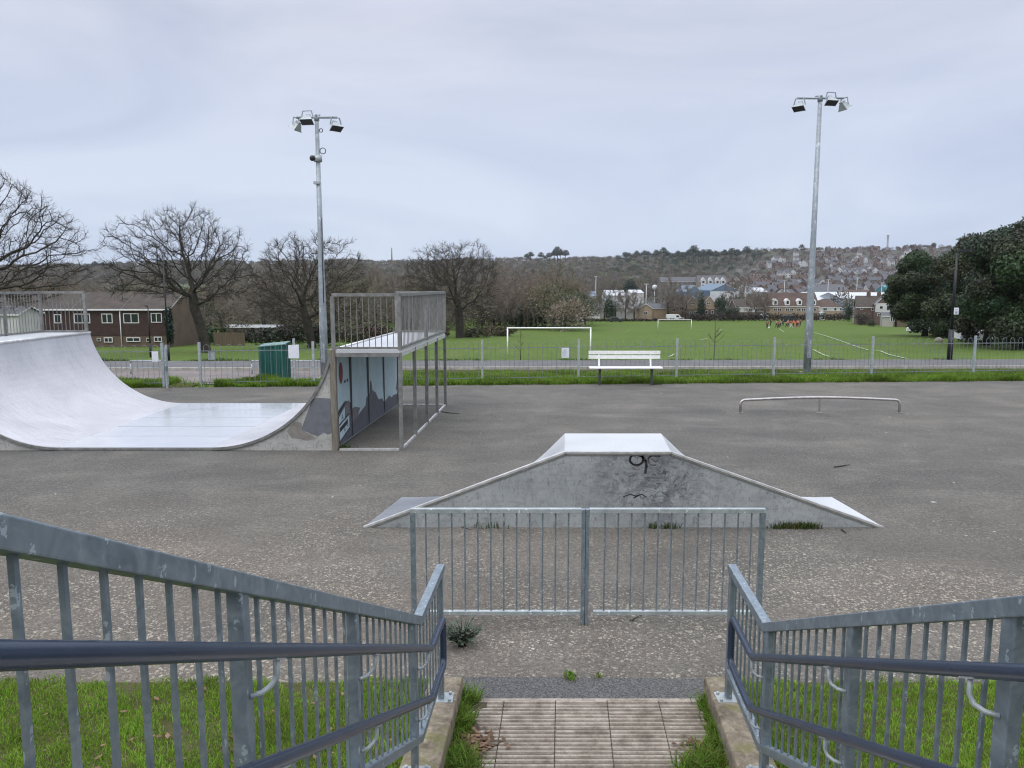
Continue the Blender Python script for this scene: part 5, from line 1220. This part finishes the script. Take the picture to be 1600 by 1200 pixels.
# hillside houses -------------------------------------------------------------
HK = [('red brick house with a grey slate roof on the far hillside', 'brick_red', 'roof_slate'), ('white rendered house with a grey slate roof on the far hillside', 'render', 'roof_slate'), ('red brick house with a clay tiled roof on the far hillside', 'brick_red', 'roof_red'), ('cream rendered house with a brown roof on the far hillside', 'cream', 'roof_brown'), ('white gabled house with a clay tiled roof on the far hillside', 'render', 'roof_red')]
def far_house_mesh(wall, roof, gable, w=7.5, d=9, h=5.6, rh=3.4):
    m_ = MB()
    if gable:
        m_.prism([(-w / 2, -d / 2, -4), (w / 2, -d / 2, -4), (w / 2, -d / 2, h), (0, -d / 2, h + rh), (-w / 2, -d / 2, h)], (0, d, 0), 0)
        m_.quad([(-w / 2 - .4, -d / 2 - .4, h - .3), (0, -d / 2 - .4, h + rh + .15), (0, d / 2, h + rh + .15), (-w / 2 - .4, d / 2, h - .3)], 1); m_.quad([(0, -d / 2 - .4, h + rh + .15), (w / 2 + .4, -d / 2 - .4, h - .3), (w / 2 + .4, d / 2, h - .3), (0, d / 2, h + rh + .15)], 1)
    else:
        m_.prism([(-w / 2, -d / 2, -4), (-w / 2, d / 2, -4), (-w / 2, d / 2, h), (-w / 2, 0, h + rh), (-w / 2, -d / 2, h)], (w, 0, 0), 0)
        m_.quad([(-w / 2 - .3, -d / 2 - .4, h - .3), (w / 2 + .3, -d / 2 - .4, h - .3), (w / 2 + .3, 0, h + rh + .15), (-w / 2 - .3, 0, h + rh + .15)], 1); m_.quad([(w / 2 + .3, d / 2 + .4, h - .3), (-w / 2 - .3, d / 2 + .4, h - .3), (-w / 2 - .3, 0, h + rh + .15), (w / 2 + .3, 0, h + rh + .15)], 1)
        m_.b2((w * .3, -.5, h + rh - .5), (w * .3 + 1.0, .5, h + rh + 1.4), 3)
    for z in (.7, 3.3):
        for x in (-w * .27, w * .27):
            m_.b2((x - .85, -d / 2 - .1, z), (x + .85, -d / 2 - .02, z + 1.5), 2); m_.b2((x - .6, -d / 2 - .14, z + .25), (x + .6, -d / 2 - .105, z + 1.25), 4)
    return m_.mesh('hillside_house', [M[wall], M[roof], M['upvc'], M['brick_red'], M['pane']])
HM = [[far_house_mesh(k[1], k[2], g) for g in (False, True)] for k in HK]
hr = random.Random(12); hill_pos = []
def far_house(px, Y, kind, g, rot, s=1.0):
    x = xa(px, Y); o = link('hillside_house', HM[kind][g]); o.location = (x, Y, zg(x, Y) + 1.5); o.rotation_euler = (0, 0, rot); o.scale = (s, s, s)
    tag(o, HK[kind][0], 'house', 'houses on the far hillside'); hill_pos.append((x, Y))
for (Yr, pa, pb, stp, kinds, gp_, rot, skip) in ((750, 1300, 1430, 10, (0, 0, 1), .3, .05, .2), (845, 1190, 1300, 9.5, (0, 2, 1), .4, .1, .25), (930, 1310, 1490, 8.5, (0, 2, 1), .4, .05, .2), (1090, 1320, 1500, 8.5, (0, 1, 2), .5, .05, .25), (1220, 1300, 1500, 8.5, (0, 2, 1, 4), .5, .1, .3), (1320, 1260, 1500, 8.5, (2, 0, 1), .4, .1, .4), (640, 1180, 1275, 11, (0, 0, 1), .3, .1, .2), (690, 1055, 1140, 13, (2, 0, 3), .5, .2, .3), (720, 1165, 1430, 10, (0, 0, 1, 2), .35, .05, .2), (790, 1185, 1250, 9, (0, 1), .2, .0, .1), (800, 1290, 1440, 9.5, (0, 0, 3), .4, .0, .1), (880, 1090, 1180, 12, (2, 2, 4), .5, .3, .35), (900, 1300, 1480, 9.0, (0, 0, 1), .25, .0, .1), (950, 1150, 1300, 11, (2, 0, 3), .4, .2, .35), (1010, 1310, 1500, 9.0, (0, 0, 1, 3), .6, .0, .12), (1060, 1160, 1310, 11, (2, 0, 1), .4, .1, .35), (1130, 1290, 1500, 9.0, (1, 4, 0), .6, .0, .18), (1180, 1120, 1300, 11, (2, 3, 0), .4, .2, .4), (1270, 1180, 1500, 9.5, (1, 2, 0), .5, .1, .3), (1370, 1210, 1490, 10, (1, 2, 4), .4, .1, .35), (1470, 1240, 1480, 10, (2, 0, 1), .4, .1, .4), (1560, 1290, 1470, 10, (2, 0), .4, .1, .45)):
    px = pa
    while px < pb:
        if hr.random() > skip: far_house(px + hr.uniform(-1.5, 1.5), Yr + hr.uniform(-9, 9), hr.choice(kinds), int(hr.random() < gp_), rot * hr.uniform(-1, 1) * 2 + hr.choice((0, 0, 0, .5)), hr.uniform(.9, 1.15))
        px += stp * hr.uniform(.85, 1.2)

# ------------------------------------------------------------------ far woodland (one mass)
def in_field(az, Y):
    return ((az > 150) & (az < 330) & (Y > 830) & (Y < 1010)) | ((az > 385) & (az < 470) & (Y > 980) & (Y < 1100)) | ((az > 70) & (az < 150) & (Y > 740) & (Y < 820)) | ((az > 690) & (az < 760) & (Y > 600) & (Y < 760))
def woodland(name, label, n, az0, az1, Y0, Y1, seed, k, excl_town, tall=1.0, ts=1.0, cz=.46):
    r = np.random.default_rng(seed); az = r.uniform(az0, az1, n); Y = np.sqrt(r.uniform(Y0 ** 2, Y1 ** 2, n)); X = (az - 800) / 1210 * Y; keep = ~in_field(az, Y)
    if excl_town:
        H = np.array(hill_pos); town = (az > 1045 + (1150 - Y) * .05) & (Y < 1560) & (Y > 330); keep &= True
        d = np.array([np.min((H[:, 0] - x) ** 2 + (H[:, 1] - y) ** 2 + np.where(H[:, 1] > y, 0, 0)) for x, y in zip(X, Y)]); keep &= d > 75; keep &= ~((d < 3600) & (r.random(n) < .62))
        fr = np.array([np.any((np.abs(H[:, 0] - x) < 7) & (H[:, 1] > y) & (H[:, 1] - y < 40)) for x, y in zip(X, Y)]); keep &= ~fr
        keep &= ~((az > 900) & (az < 1420) & (Y < 640) & (r.random(n) < .75)) & ~((az > 1020) & (az < 1145) & (Y > 400) & (Y < 640)) & ~((az > 900) & (az < 1012) & (Y < 500))
    X, Y, az = X[keep], Y[keep], az[keep]; m = len(X); Z = zt(X, Y); Rr = r.uniform(3.2, 5.6, m); Hh = Rr * r.uniform(1.7, 2.2, m) * tall
    base = np.array([(.098, .084, .068), (.110, .089, .070), (.080, .073, .060), (.092, .088, .055), (.12, .13, .045), (.030, .043, .022)]); pk = np.where((az > 960) & (az < 1200) & (Y > 1200) & (r.random(m) < .5), 5, 0); pk = np.where(pk == 5, 5, r.choice(6, m, p=[.36, .22, .22, .10, .02, .08])); colr = base[pk] * r.uniform(.8, 1.15, (m, 1))
    q = r.normal(0, 1, (m, k, 3)); q /= np.linalg.norm(q, axis=2, keepdims=True); q[:, :, 2] = np.where(r.random((m, k)) < .22, -np.abs(q[:, :, 2]), np.abs(q[:, :, 2]) - .2)
    P = np.stack([X, Y, Z + Hh * cz], -1)[:, None] + q * np.stack([Rr, Rr, Hh * .52], -1)[:, None] * (r.random((m, k, 1)) ** .35)
    d = q + r.normal(0, .5, (m, k, 3)); d[:, :, 2] += .45; d /= np.linalg.norm(d, axis=2, keepdims=True); s = np.cross(d, r.normal(0, 1, (m, k, 3))); s /= np.linalg.norm(s, axis=2, keepdims=True)
    L = ts * r.uniform(.8, 2.0, (m, k, 1)); w = ts * r.uniform(.16, .42, (m, k, 1)); T = np.stack([P - s * w, P + s * w, P + d * L], 2).reshape(-1, 3)
    cc = np.repeat(colr * (1.65 if Y1 < 400 else 1.38), k * 3, 0) * np.repeat(r.uniform(.82, 1.18, (m * k, 1)), 3, 0)
    return tag(link(name, np_mesh(name, T, np.arange(len(T)).reshape(-1, 3), M['twigs'], cc)), label, 'woodland', kind='stuff')
woodland('far_woodland', 'brown leafless woodland covering the far hillside', 11000, -620, 1960, 330, 1000, 5, 170, True)
woodland('ridge_woodland', 'brown leafless woodland along the far ridge', 10500, -680, 2000, 1000, 1680, 6, 100, True, 1.0, 1.25, .34)
woodland('valley_woodland', 'bare brown trees massed in the valley behind the terrace', 1500, -640, 905, 150, 330, 8, 750, False, 1.05, .42)
for (a0, a1, Y0, Y1) in ((150, 330, 830, 1010), (385, 470, 980, 1100), (70, 150, 740, 820), (690, 760, 600, 760)):
    m_ = MB(); n1, n2 = 10, 6
    def fpnt(i, j): az = a0 + (a1 - a0) * i / n1; Yq = Y0 + (Y1 - Y0) * j / n2; x = xa(az, Yq); return (x, Yq, zg(x, Yq) + 1.5)
    for i in range(n1):
        for j in range(n2): m_.quad([fpnt(i, j), fpnt(i + 1, j), fpnt(i + 1, j + 1), fpnt(i, j + 1)])
    tag(m_.build('meadow', M['meadow']), kind='structure')
# pines on the skyline
pv, pf, pc = leafcloud(77, [((0, 0, 9.5), (3.4, 3.4, 2.2)), ((1.6, .5, 8.2), (2.4, 2.4, 1.4)), ((-1.8, -.4, 8.0), (2.2, 2.2, 1.3)), ((.2, 0, 11.4), (2.0, 2.0, 1.4))], 26, .6, (.028, .042, .030))
pcm = np_mesh('crown', pv, pf, M['foliage'], pc); ptm = MB().tube([(0, 0, -1), (.2, 0, 5), (0, 0, 10)], [.4, .3, .15], 6).mesh('trunk', M['bark_dark'])
pr_ = random.Random(3)
for (px, Y, s) in [(823, 1560, 1.0), (829, 1565, 1.2), (845, 1570, 1.1), (851, 1560, 1.0), (858, 1565, 1.25), (866, 1570, 1.2), (871, 1560, 1.65), (875, 1565, 1.4), (883, 1560, 1.35), (976, 1500, 1.1), (982, 1510, .9), (994, 1540, .9), (1006, 1500, 1.2), (1012, 1510, .9), (1024, 1480, 1.2), (1035, 1490, 1.4), (1041, 1480, 1.2), (1050, 1470, .9), (1058, 1460, 1.1), (1066, 1440, 1.3), (1075, 1430, 1.2), (1083, 1440, 1.7), (1090, 1430, 1.2), (1098, 1420, 1.5), (1106, 1420, 1.4), (1116, 1430, 1.2), (1130, 1440, 1.2), (1142, 1430, 1.4), (1150, 1420, 1.2), (1165, 1440, 1.3), (1176, 1400, .9), (1186, 1420, .9), (1250, 1580, .9), (1222, 1500, .8), (1420, 1560, .8), (1455, 1550, .9), (175, 1500, .7), (150, 1500, .9), (162, 1510, .8), (336, 1500, 1.1), (345, 1510, 1.0), (720, 1560, .6)]:
    x = xa(px, Y); o = thing('pine_tree', 'dark flat topped pine on the far skyline', 'tree', (x, Y, zg(x, Y) - 1), 'pines on the skyline'); s *= 1.5; o.scale = (s * 1.15, s * 1.15, s * pr_.uniform(.8, 1.1)); o.rotation_euler = (0, 0, pr_.uniform(0, 6))
    link('trunk', ptm, o); link('crown', pcm, o)
# mast, chimney, light columns
Y = 1560; x = xa(1383, Y); zb = zg(x, Y); root = thing('radio_mast', 'grey radio mast standing on the skyline above the hillside houses', 'mast', (x, Y, zb)); zt_ = Zp(367.5, Y); m_ = MB()
for a in (-1, 1):
    for b in (-1, 1): m_.bar((x + a * 1.2, Y + b * 1.2, zb), (x + a * .8, Y + b * .8, zt_), .5, .5)
for i in range(12):
    z = zb + (zt_ - zb) * i / 12; m_.bar((x - 1.1, Y - 1.1, z), (x + 1.0, Y - 1.0, z + 2.4), .3, .3); m_.bar((x + 1.1, Y - 1.1, z), (x - 1.0, Y - 1.0, z + 2.4), .3, .3)
m_.build('lattice', M['greywall'], root); MB().box((x, Y, zt_ - 1), (4.4, 3, 2.6)).box((x, Y, zt_ - 6), (3.6, 3, 2.0)).build('antenna', M['greywall'], root)
Y = 1620; x = xa(613, Y); zb = zg(x, Y); root = thing('chimney_stack', 'thin tall chimney on the skyline above the mini ramp railing', 'chimney', (x, Y, zb)); MB().tube([(x, Y, zb), (x, Y, Zp(387, Y))], [1.6, 1.3], 10).build('stack', M['brick_tan'], root)
for (px, Y, yt, yb_, lab) in ((1010, 330, 444, 475, 'thin pale light column left of the bare tree by the tan house'), (1165, 350, 448, 470, 'pale twin light column left of the dormer terrace'), (1226, 520, 438, 456, 'white light column above the dormer terrace roof'), (1294, 480, 437, 456, 'white light column over the white warehouse'), (1339, 480, 434, 455, 'tall white light column left of the brown roofed building'), (1378, 480, 442, 457, 'white light column right of the brown roofed building'), (1401, 430, 428, 455, 'white light column beside the leftmost evergreen'), (931, 420, 432, 460, 'pale light column above the white house'), (1023, 380, 449, 478, 'pale column with a round head behind the bungalow')):
    x = xa(px, Y); zb = zg(x, Y); root = thing('light_column', lab, 'light column', (x, Y, zb)); zt_ = Zp(yt, Y); MB().tube([(x, Y, zb), (x, Y, zt_)], [.22, .15], 6).build('column', M['palewall'], root); (MB().sphere((x, Y, zt_), 1.3) if 'round' in lab else MB().b2((x - .9, Y - .2, zt_ - .1), (x + .9, Y + .2, zt_ + .15))).build('lamp_head', M['palewall'], root)

# ------------------------------------------------------------------ vehicles
def vehicle(px, Y, L, label, mat, van, rot=0.0, name='parked_car', cat='car'):
    x = xa(px, Y); z0 = zg(x, Y); root = thing(name, label, cat, (x, Y, z0), None, rot)
    h = 2.0 if van else 1.45; w = 1.75; hl = L / 2; def_ = [(-hl, .3), (hl, .3), (hl, .85), (hl * .93, .95)]
    side = def_ + ([(hl * .62, 1.1), (hl * .38, h), (-hl * .96, h), (-hl, h * .8)] if van else [(hl * .45, .98), (hl * .2, h), (-hl * .55, h), (-hl * .85, 1.0), (-hl, .92)])
    b = MB(); b.prism([(a, -w / 2, c) for a, c in side], (0, w, 0)); me = b.mesh('body', M[mat]); bo = link('body', me, root); bv = bo.modifiers.new('bevel', 'BEVEL'); bv.width = .06; bv.segments = 2
    g = MB(); wz0, wz1 = (1.15, h - .25) if van else (.98, h - .1)
    ws = [(hl * .30, wz0), (hl * .46, wz0), (hl * .34, wz1), (hl * .1, wz1), (hl * .05, wz0)] if van else [(-hl * .7, wz0), (hl * .38, wz0), (hl * .18, wz1), (-hl * .5, wz1)]
    for y in (-w / 2 - .005, w / 2 + .005): g.quad([(a, y, c) for a, c in ws])
    link('side_window', g.mesh('side_window', M['pane']), root)
    for a in (-hl * .62, hl * .62):
        for y in (-w / 2, w / 2 - .2):
            t_ = MB().tube([(a, y - .01, .32), (a, y + .21, .32)], .32, 14); o = link('wheel', t_.mesh('wheel', M['tyre']), root)
vehicle(1056, 237, 5.4, 'long white van parked behind the hedge at the far goal', 'carwhite', True, 0.0, 'parked_van', 'van'); vehicle(900, 226, 4.6, 'white van parked at the hedge left of the white house', 'carwhite', True, 3.14, 'parked_van', 'van'); vehicle(963, 226, 4.2, 'dark car by the hedge below the ivy tree', 'cardark', False, 0)
vehicle(1532, 92, 4.9, 'white van parked left behind the evergreen trunks', 'carwhite', True, .1, 'parked_van', 'van'); vehicle(1558, 90, 4.4, 'white car parked between the two evergreen trunks', 'carwhite', True, 3.1, 'parked_van', 'van'); vehicle(1592, 94, 4.6, 'white van parked behind the rightmost evergreen trunk', 'carwhite', True, 3.2, 'parked_van', 'van'); vehicle(1443, 130, 4.2, 'white car parked in the gap under the leftmost evergreen', 'carwhite', False, .2); vehicle(1236, 226, 4.4, 'dark car standing behind the group of players', 'cardark', True, 0.1)
p = gp(1472, 525); Y = 92; x = xa(1473, Y); o = MB().sphere((x, Y, zg(x, Y) + .15), (.5, .4, .42)); tag(o.build('boulder', M['stone']), 'pale boulder on the grass at the foot of the evergreens', 'boulder')

# ------------------------------------------------------------------ players
def skin_mesh(name, verts, edges, radii, mats):
    me = bpy.data.meshes.new(name); me.from_pydata(verts, edges, []); o = bpy.data.objects.new(name, me); col.objects.link(o)
    o.modifiers.new('skin', 'SKIN'); s = o.modifiers.new('sub', 'SUBSURF'); s.levels = 1; s.render_levels = 1
    for i, rr in enumerate(radii): me.skin_vertices[0].data[i].radius = (rr, rr)
    me.skin_vertices[0].data[0].use_root = True
    dg = bpy.context.evaluated_depsgraph_get(); out = bpy.data.meshes.new_from_object(o.evaluated_get(dg)); bpy.data.objects.remove(o); out.name = name; out.materials.clear(); out.materials.append(M[mats])
    for p_ in out.polygons: p_.use_smooth = True
    return out
def pose(lean, la, ra, stride):
    sh = 1.42; hx = lean
    P = dict(pel=(0, 0, .95), wai=(hx * .4, 0, 1.12), che=(hx * .8, 0, 1.32), nec=(hx, 0, 1.52), hea=(hx * 1.15, 0, 1.64), top=(hx * 1.2, 0, 1.76))
    for s, n, arm, st in ((-1, 'l', la, stride), (1, 'r', ra, -stride)):
        P['hip' + n] = (0, s * .09, .90); P['kne' + n] = (st * .5 + .04, s * .10, .49); P['ank' + n] = (st, s * .10, .09); P['toe' + n] = (st + .17, s * .11, .04)
        P['sho' + n] = (hx * .95, s * .18, sh); P['elb' + n] = (hx + arm * .18, s * .25, sh - .27 + abs(arm) * .05); P['han' + n] = (hx + arm * .42, s * .24, sh - .50 + abs(arm) * .22); P['fin' + n] = (hx + arm * .50, s * .24, sh - .57 + abs(arm) * .26)
    return P
BODY_E = [('pel', 'wai'), ('wai', 'che'), ('che', 'nec'), ('nec', 'hea'), ('hea', 'top')] + [e for n in 'lr' for e in (('pel', 'hip' + n), ('hip' + n, 'kne' + n), ('kne' + n, 'ank' + n), ('ank' + n, 'toe' + n), ('che', 'sho' + n), ('sho' + n, 'elb' + n), ('elb' + n, 'han' + n), ('han' + n, 'fin' + n))]
RAD = dict(pel=.12, wai=.115, che=.13, nec=.055, hea=.095, top=.07, hip=.085, kne=.06, ank=.042, toe=.035, sho=.06, elb=.042, han=.032, fin=.022)
def rad_of(k): return RAD.get(k, RAD.get(k[:3], .05))
def sub(P, E, name, mat, grow):
    ks = []
    for a, b in E:
        for k in (a, b):
            if k not in ks: ks.append(k)
    return skin_mesh(name, [P[k] for k in ks], [(ks.index(a), ks.index(b)) for a, b in E], [rad_of(k) + grow for k in ks], mat)
POSES = [pose(.0, .1, -.1, .08), pose(.12, .9, .5, .26), pose(.25, 1.0, .9, .18)]
parts_cache = {}
def person(px, py, Y, pz, shirt, legs, rot, label, tall=1.0):
    x = xa(px, Y); root = thing('person', label, 'person', (x, Y, zg(x, Y)), 'players on the field', rot); root.scale = (tall,) * 3; P = POSES[pz]
    def get(k, fn):
        key = (pz,) + k
        if key not in parts_cache: parts_cache[key] = fn()
        return parts_cache[key]
    link('body', get(('body',), lambda: sub(P, BODY_E, 'body', 'skin', 0)), root)
    link('shirt', get(('shirt', shirt), lambda: sub(P, [('pel', 'wai'), ('wai', 'che'), ('che', 'shol'), ('che', 'shor'), ('shol', 'elbl'), ('shor', 'elbr'), ('elbl', 'hanl'), ('elbr', 'hanr')], 'shirt', shirt, .016)), root)
    link('trousers', get(('legs', legs), lambda: sub(P, [('pel', 'hipl'), ('pel', 'hipr'), ('hipl', 'knel'), ('hipr', 'kner'), ('knel', 'ankl'), ('kner', 'ankr')], 'trousers', legs, .014)), root)
    def hair():
        h = P['top']; return MB().sphere((h[0] - .02, 0, h[2] - .01), (.115, .11, .10)).mesh('hair', M['hair'])
    link('hair', get(('hair',), hair), root); return root
PE = [(1201.5, 176, 0, 'maroon', 'blackcloth', 1.2, 'person in maroon top and black trousers standing apart beside the ball'), (1207, 192, 0, 'blackcloth', 'blackcloth', 2, 'person all in black standing behind the maroon one by the ball'), (1216, 178, 1, 'pink', 'navycloth', .4, 'person in pink top bending at the left of the group'), (1219.5, 174, 2, 'maroon', 'blackcloth', 2.8, 'person in maroon crouching forward at the left of the group'), (1222, 184, 0, 'pink', 'blackcloth', 3.3, 'person in pink top and black legs in the left knot of the group'), (1226, 190, 1, 'navycloth', 'blackcloth', .2, 'person in navy bending in the middle of the group'), (1231.5, 180, 2, 'pink', 'navycloth', .1, 'person in pink reaching forward in the middle of the group'), (1234.5, 188, 0, 'navycloth', 'navycloth', 1, 'person in navy kit standing behind the middle of the group'), (1239.5, 178, 1, 'red', 'whitecloth', 2.9, 'person in red top and white leggings right of the middle'), (1242.5, 184, 0, 'orange', 'blackcloth', 2, 'person in an orange bib standing upright in the group'), (1245.5, 177, 1, 'orange', 'pink', 3.0, 'person in an orange bib and pale leggings striding'), (1248, 186, 0, 'red', 'blackcloth', 1.8, 'person in a red top near the right end of the group'), (1250.5, 182, 1, 'pink', 'maroon', 3.3, 'person in pink with maroon legs at the right end'), (1253.5, 190, 0, 'maroon', 'blackcloth', 2.2, 'rightmost person, in maroon, beside the floodlight mast')]
for (px, Y, pz, sh_, lg, ro, lab) in PE: person(px, 0, Y, pz, sh_, lg, ro, lab, 1.03)
x = xa(1204.3, 175); tag(MB().sphere((x, 175, zg(x, 175) + .2), .22).build('football', M['white']), 'white football on the grass beside the person in maroon', 'ball')

# ------------------------------------------------------------------ weed and twigs in front
def weed(x, y, n, h, label):
    root = thing('weed', label, 'weed', (x, y, 0)); r = random.Random(5); st = MB(); lv = []; cc = []
    for i in range(n):
        a = r.uniform(0, 6.28); L = r.uniform(.05, .2); hh = h * r.uniform(.3, 1.0); e = Vector((x + math.cos(a) * L, y + math.sin(a) * L * .7, hh)); st.tube([(x + r.uniform(-.03, .03), y + r.uniform(-.02, .02), 0), ((x + e.x) / 2, (y + e.y) / 2, hh * .7), tuple(e)], [.003, .0025, .0015], 5)
        for j in range(9):
            t = r.uniform(.35, 1.0); p = Vector((x, y, 0)).lerp(e, t); b = r.uniform(0, 6.28); l = r.uniform(.02, .045); d = Vector((math.cos(b), math.sin(b), r.uniform(-.3, .7))) * l; s = d.cross(Vector((0, 0, 1))).normalized() * l * .42
            lv += [p, p + d * .5 + s, p + d, p + d * .5 - s]; g = r.uniform(.7, 1.3); cc += [(.060 * g, .085 * g, .055 * g)] * 4
    st.build('stem', M['bark'], root); link('leaves', np_mesh('leaves', [tuple(q - Vector((x, y, 0))) for q in lv], np.arange(len(lv)).reshape(-1, 4), M['foliage'], np.array(cc)), root)
q = gp(722, 1010); weed(q.x, q.y, 40, .24, 'grey green leafy weed growing from the asphalt beside the left railing')
for (pts_, lab) in (([(1303, 731), (1316, 729), (1328, 727)], 'dark twig lying on the asphalt right of the ramp box'), ([(688, 822), (715, 822), (738, 829)], 'pale curved stick lying before the ramp box behind the guardrail'), ([(690, 644), (703, 646), (718, 647)], 'dark twig by the back corner of the mini ramp frame'), ([(1315, 829), (1322, 834)], 'short dark twig at the right foot of the ramp box'), ([(985, 971), (1003, 961)], 'thin pale stick under the guardrail bottom rail')):
    P = [gp(a, b) + Vector((0, 0, .012)) for a, b in pts_]; tag(MB().tube(P, [.009] * (len(P) - 1) + [.004], 6).build('twig', M['wood'] if 'pale' in lab else M['bark']), lab, 'twig')
q = []
for (px, w, n) in ((1230, 30, 220), (1260, 22, 150), (1046, 14, 60), (1020, 8, 30), (760, 30, 40)):
    a = gp(px, 824); q.append(np.stack([a.x + r.normal(0, w / 1200 * 8.7 * .5, n), np.full(n, 8.66) + r.normal(0, .02, n), np.zeros(n)], 1))
a = gp(536, 703); q.append(np.stack([a.x + r.normal(0, .07, 120), a.y + .1 + r.normal(0, .04, 120), np.zeros(120)], 1)); a = gp(1024, 601); q.append(np.stack([a.x + r.normal(0, .08, 130), a.y + r.normal(0, .05, 130), np.zeros(130)], 1))
q = np.concatenate(q); tag(blades('edge_grass', q, .085, .009, grass_cols(len(q), r, (.045, .085, .02), .4, .25), .8, seed=12), 'thin grass sprouting along the foot of the ramp box and bench', 'grass', kind='stuff')

# ------------------------------------------------------------------ air
hm = bpy.data.materials.new('air'); hm.use_nodes = True; ht = hm.node_tree; ht.nodes.clear()
pv_ = ht.nodes.new('ShaderNodeVolumePrincipled'); pv_.inputs['Color'].default_value = (.86, .90, .97, 1); pv_.inputs['Density'].default_value = .00006; pv_.inputs['Anisotropy'].default_value = .1
ho = ht.nodes.new('ShaderNodeOutputMaterial'); ht.links.new(pv_.outputs[0], ho.inputs['Volume'])
tag(MB().b2((-3300, -60, -14), (3300, 2300, 160)).build('haze', hm), 'thin pale haze over the valley', 'haze', kind='stuff')

# ------------------------------------------------------------------ sky, sun, camera
w = bpy.data.worlds.new('World'); sc.world = w; w.use_nodes = True; nt = w.node_tree; nt.nodes.clear()
def wn(t, **k):
    n = nt.nodes.new(t)
    for a, b in k.items(): setattr(n, a, b)
    return n
SUN_EL, SUN_AZ = rad(48), rad(205)
sky = wn('ShaderNodeTexSky', sky_type='NISHITA', sun_disc=False); sky.sun_elevation = SUN_EL; sky.sun_rotation = SUN_AZ; sky.air_density = 1.0; sky.dust_density = 3.0
skm = wn('ShaderNodeMix', data_type='RGBA', blend_type='MULTIPLY'); skm.inputs[0].default_value = 1; skm.inputs[7].default_value = (.1, .1, .1, 1); nt.links.new(sky.outputs[0], skm.inputs[6])
tc = wn('ShaderNodeTexCoord'); sx = wn('ShaderNodeSeparateXYZ'); nt.links.new(tc.outputs['Generated'], sx.inputs[0])
rp = wn('ShaderNodeValToRGB'); e = rp.color_ramp.elements; e[0].position = 0.0; e[0].color = (.62, .70, .84, 1); e[1].position = 1.0; e[1].color = (2.15, 2.25, 2.45, 1)
for pos, c in ((.06, (.60, .68, .825, 1)), (.16, (.585, .65, .80, 1)), (.30, (.595, .635, .75, 1)), (.42, (.78, .80, .90, 1)), (.62, (1.55, 1.62, 1.78, 1))): k = e.new(pos); k.color = c
nt.links.new(sx.outputs['Z'], rp.inputs['Fac'])
mp_ = wn('ShaderNodeMapping'); mp_.inputs['Scale'].default_value = (1, 1, 3.6); nt.links.new(tc.outputs['Generated'], mp_.inputs['Vector'])
no = wn('ShaderNodeTexNoise'); no.inputs['Scale'].default_value = 1.9; no.inputs['Detail'].default_value = 8; no.inputs['Roughness'].default_value = .52; no.inputs['Distortion'].default_value = .9; nt.links.new(mp_.outputs[0], no.inputs['Vector'])
cr = wn('ShaderNodeValToRGB'); ce = cr.color_ramp.elements; ce[0].position = .34; ce[0].color = (.865, .885, .935, 1); ce[1].position = .66; ce[1].color = (1.10, 1.085, 1.06, 1); nt.links.new(no.outputs['Fac'], cr.inputs['Fac'])
mu_ = wn('ShaderNodeMix', data_type='RGBA', blend_type='MULTIPLY'); mu_.inputs[0].default_value = 1; nt.links.new(rp.outputs['Color'], mu_.inputs[6]); nt.links.new(cr.outputs['Color'], mu_.inputs[7])
mx_ = wn('ShaderNodeMix', data_type='RGBA'); mx_.inputs[0].default_value = .93; nt.links.new(skm.outputs[2], mx_.inputs[6]); nt.links.new(mu_.outputs[2], mx_.inputs[7])
bg = wn('ShaderNodeBackground'); bg.inputs['Strength'].default_value = 1.0; nt.links.new(mx_.outputs[2], bg.inputs['Color']); ow = wn('ShaderNodeOutputWorld'); nt.links.new(bg.outputs[0], ow.inputs['Surface'])
sl_ = bpy.data.lights.new('sun', 'SUN'); sl_.energy = .9; sl_.angle = rad(35); sl_.color = (1, .97, .92); so = bpy.data.objects.new('sun', sl_); col.objects.link(so)
d = Vector((math.sin(SUN_AZ) * math.cos(SUN_EL), math.cos(SUN_AZ) * math.cos(SUN_EL), math.sin(SUN_EL))); so.rotation_euler = (-d).to_track_quat('-Z', 'Y').to_euler(); so.location = (0, -10, 40)
cam = bpy.data.cameras.new('camera'); cam.sensor_width = 36; cam.lens = FPX / 1600 * 36; cam.clip_start = .05; cam.clip_end = 9000
co = bpy.data.objects.new('camera', cam); col.objects.link(co); co.location = (0, 0, CAMH); co.rotation_euler = (math.pi / 2 - PITCH, 0, 0); sc.camera = co
sc.view_settings.view_transform = 'Standard'; sc.view_settings.look = 'None'; sc.view_settings.exposure = .14; sc.view_settings.gamma = 1
try:
    sc.cycles.use_denoising = True; sc.cycles.denoiser = 'OPENIMAGEDENOISE'; sc.cycles.denoising_input_passes = 'RGB_ALBEDO_NORMAL'; sc.cycles.denoising_prefilter = 'ACCURATE'
except Exception: pass
sc.cycles.filter_width = 1.15; sc.cycles.max_bounces = 6; sc.cycles.diffuse_bounces = 3; sc.cycles.glossy_bounces = 3; sc.cycles.sample_clamp_indirect = 6
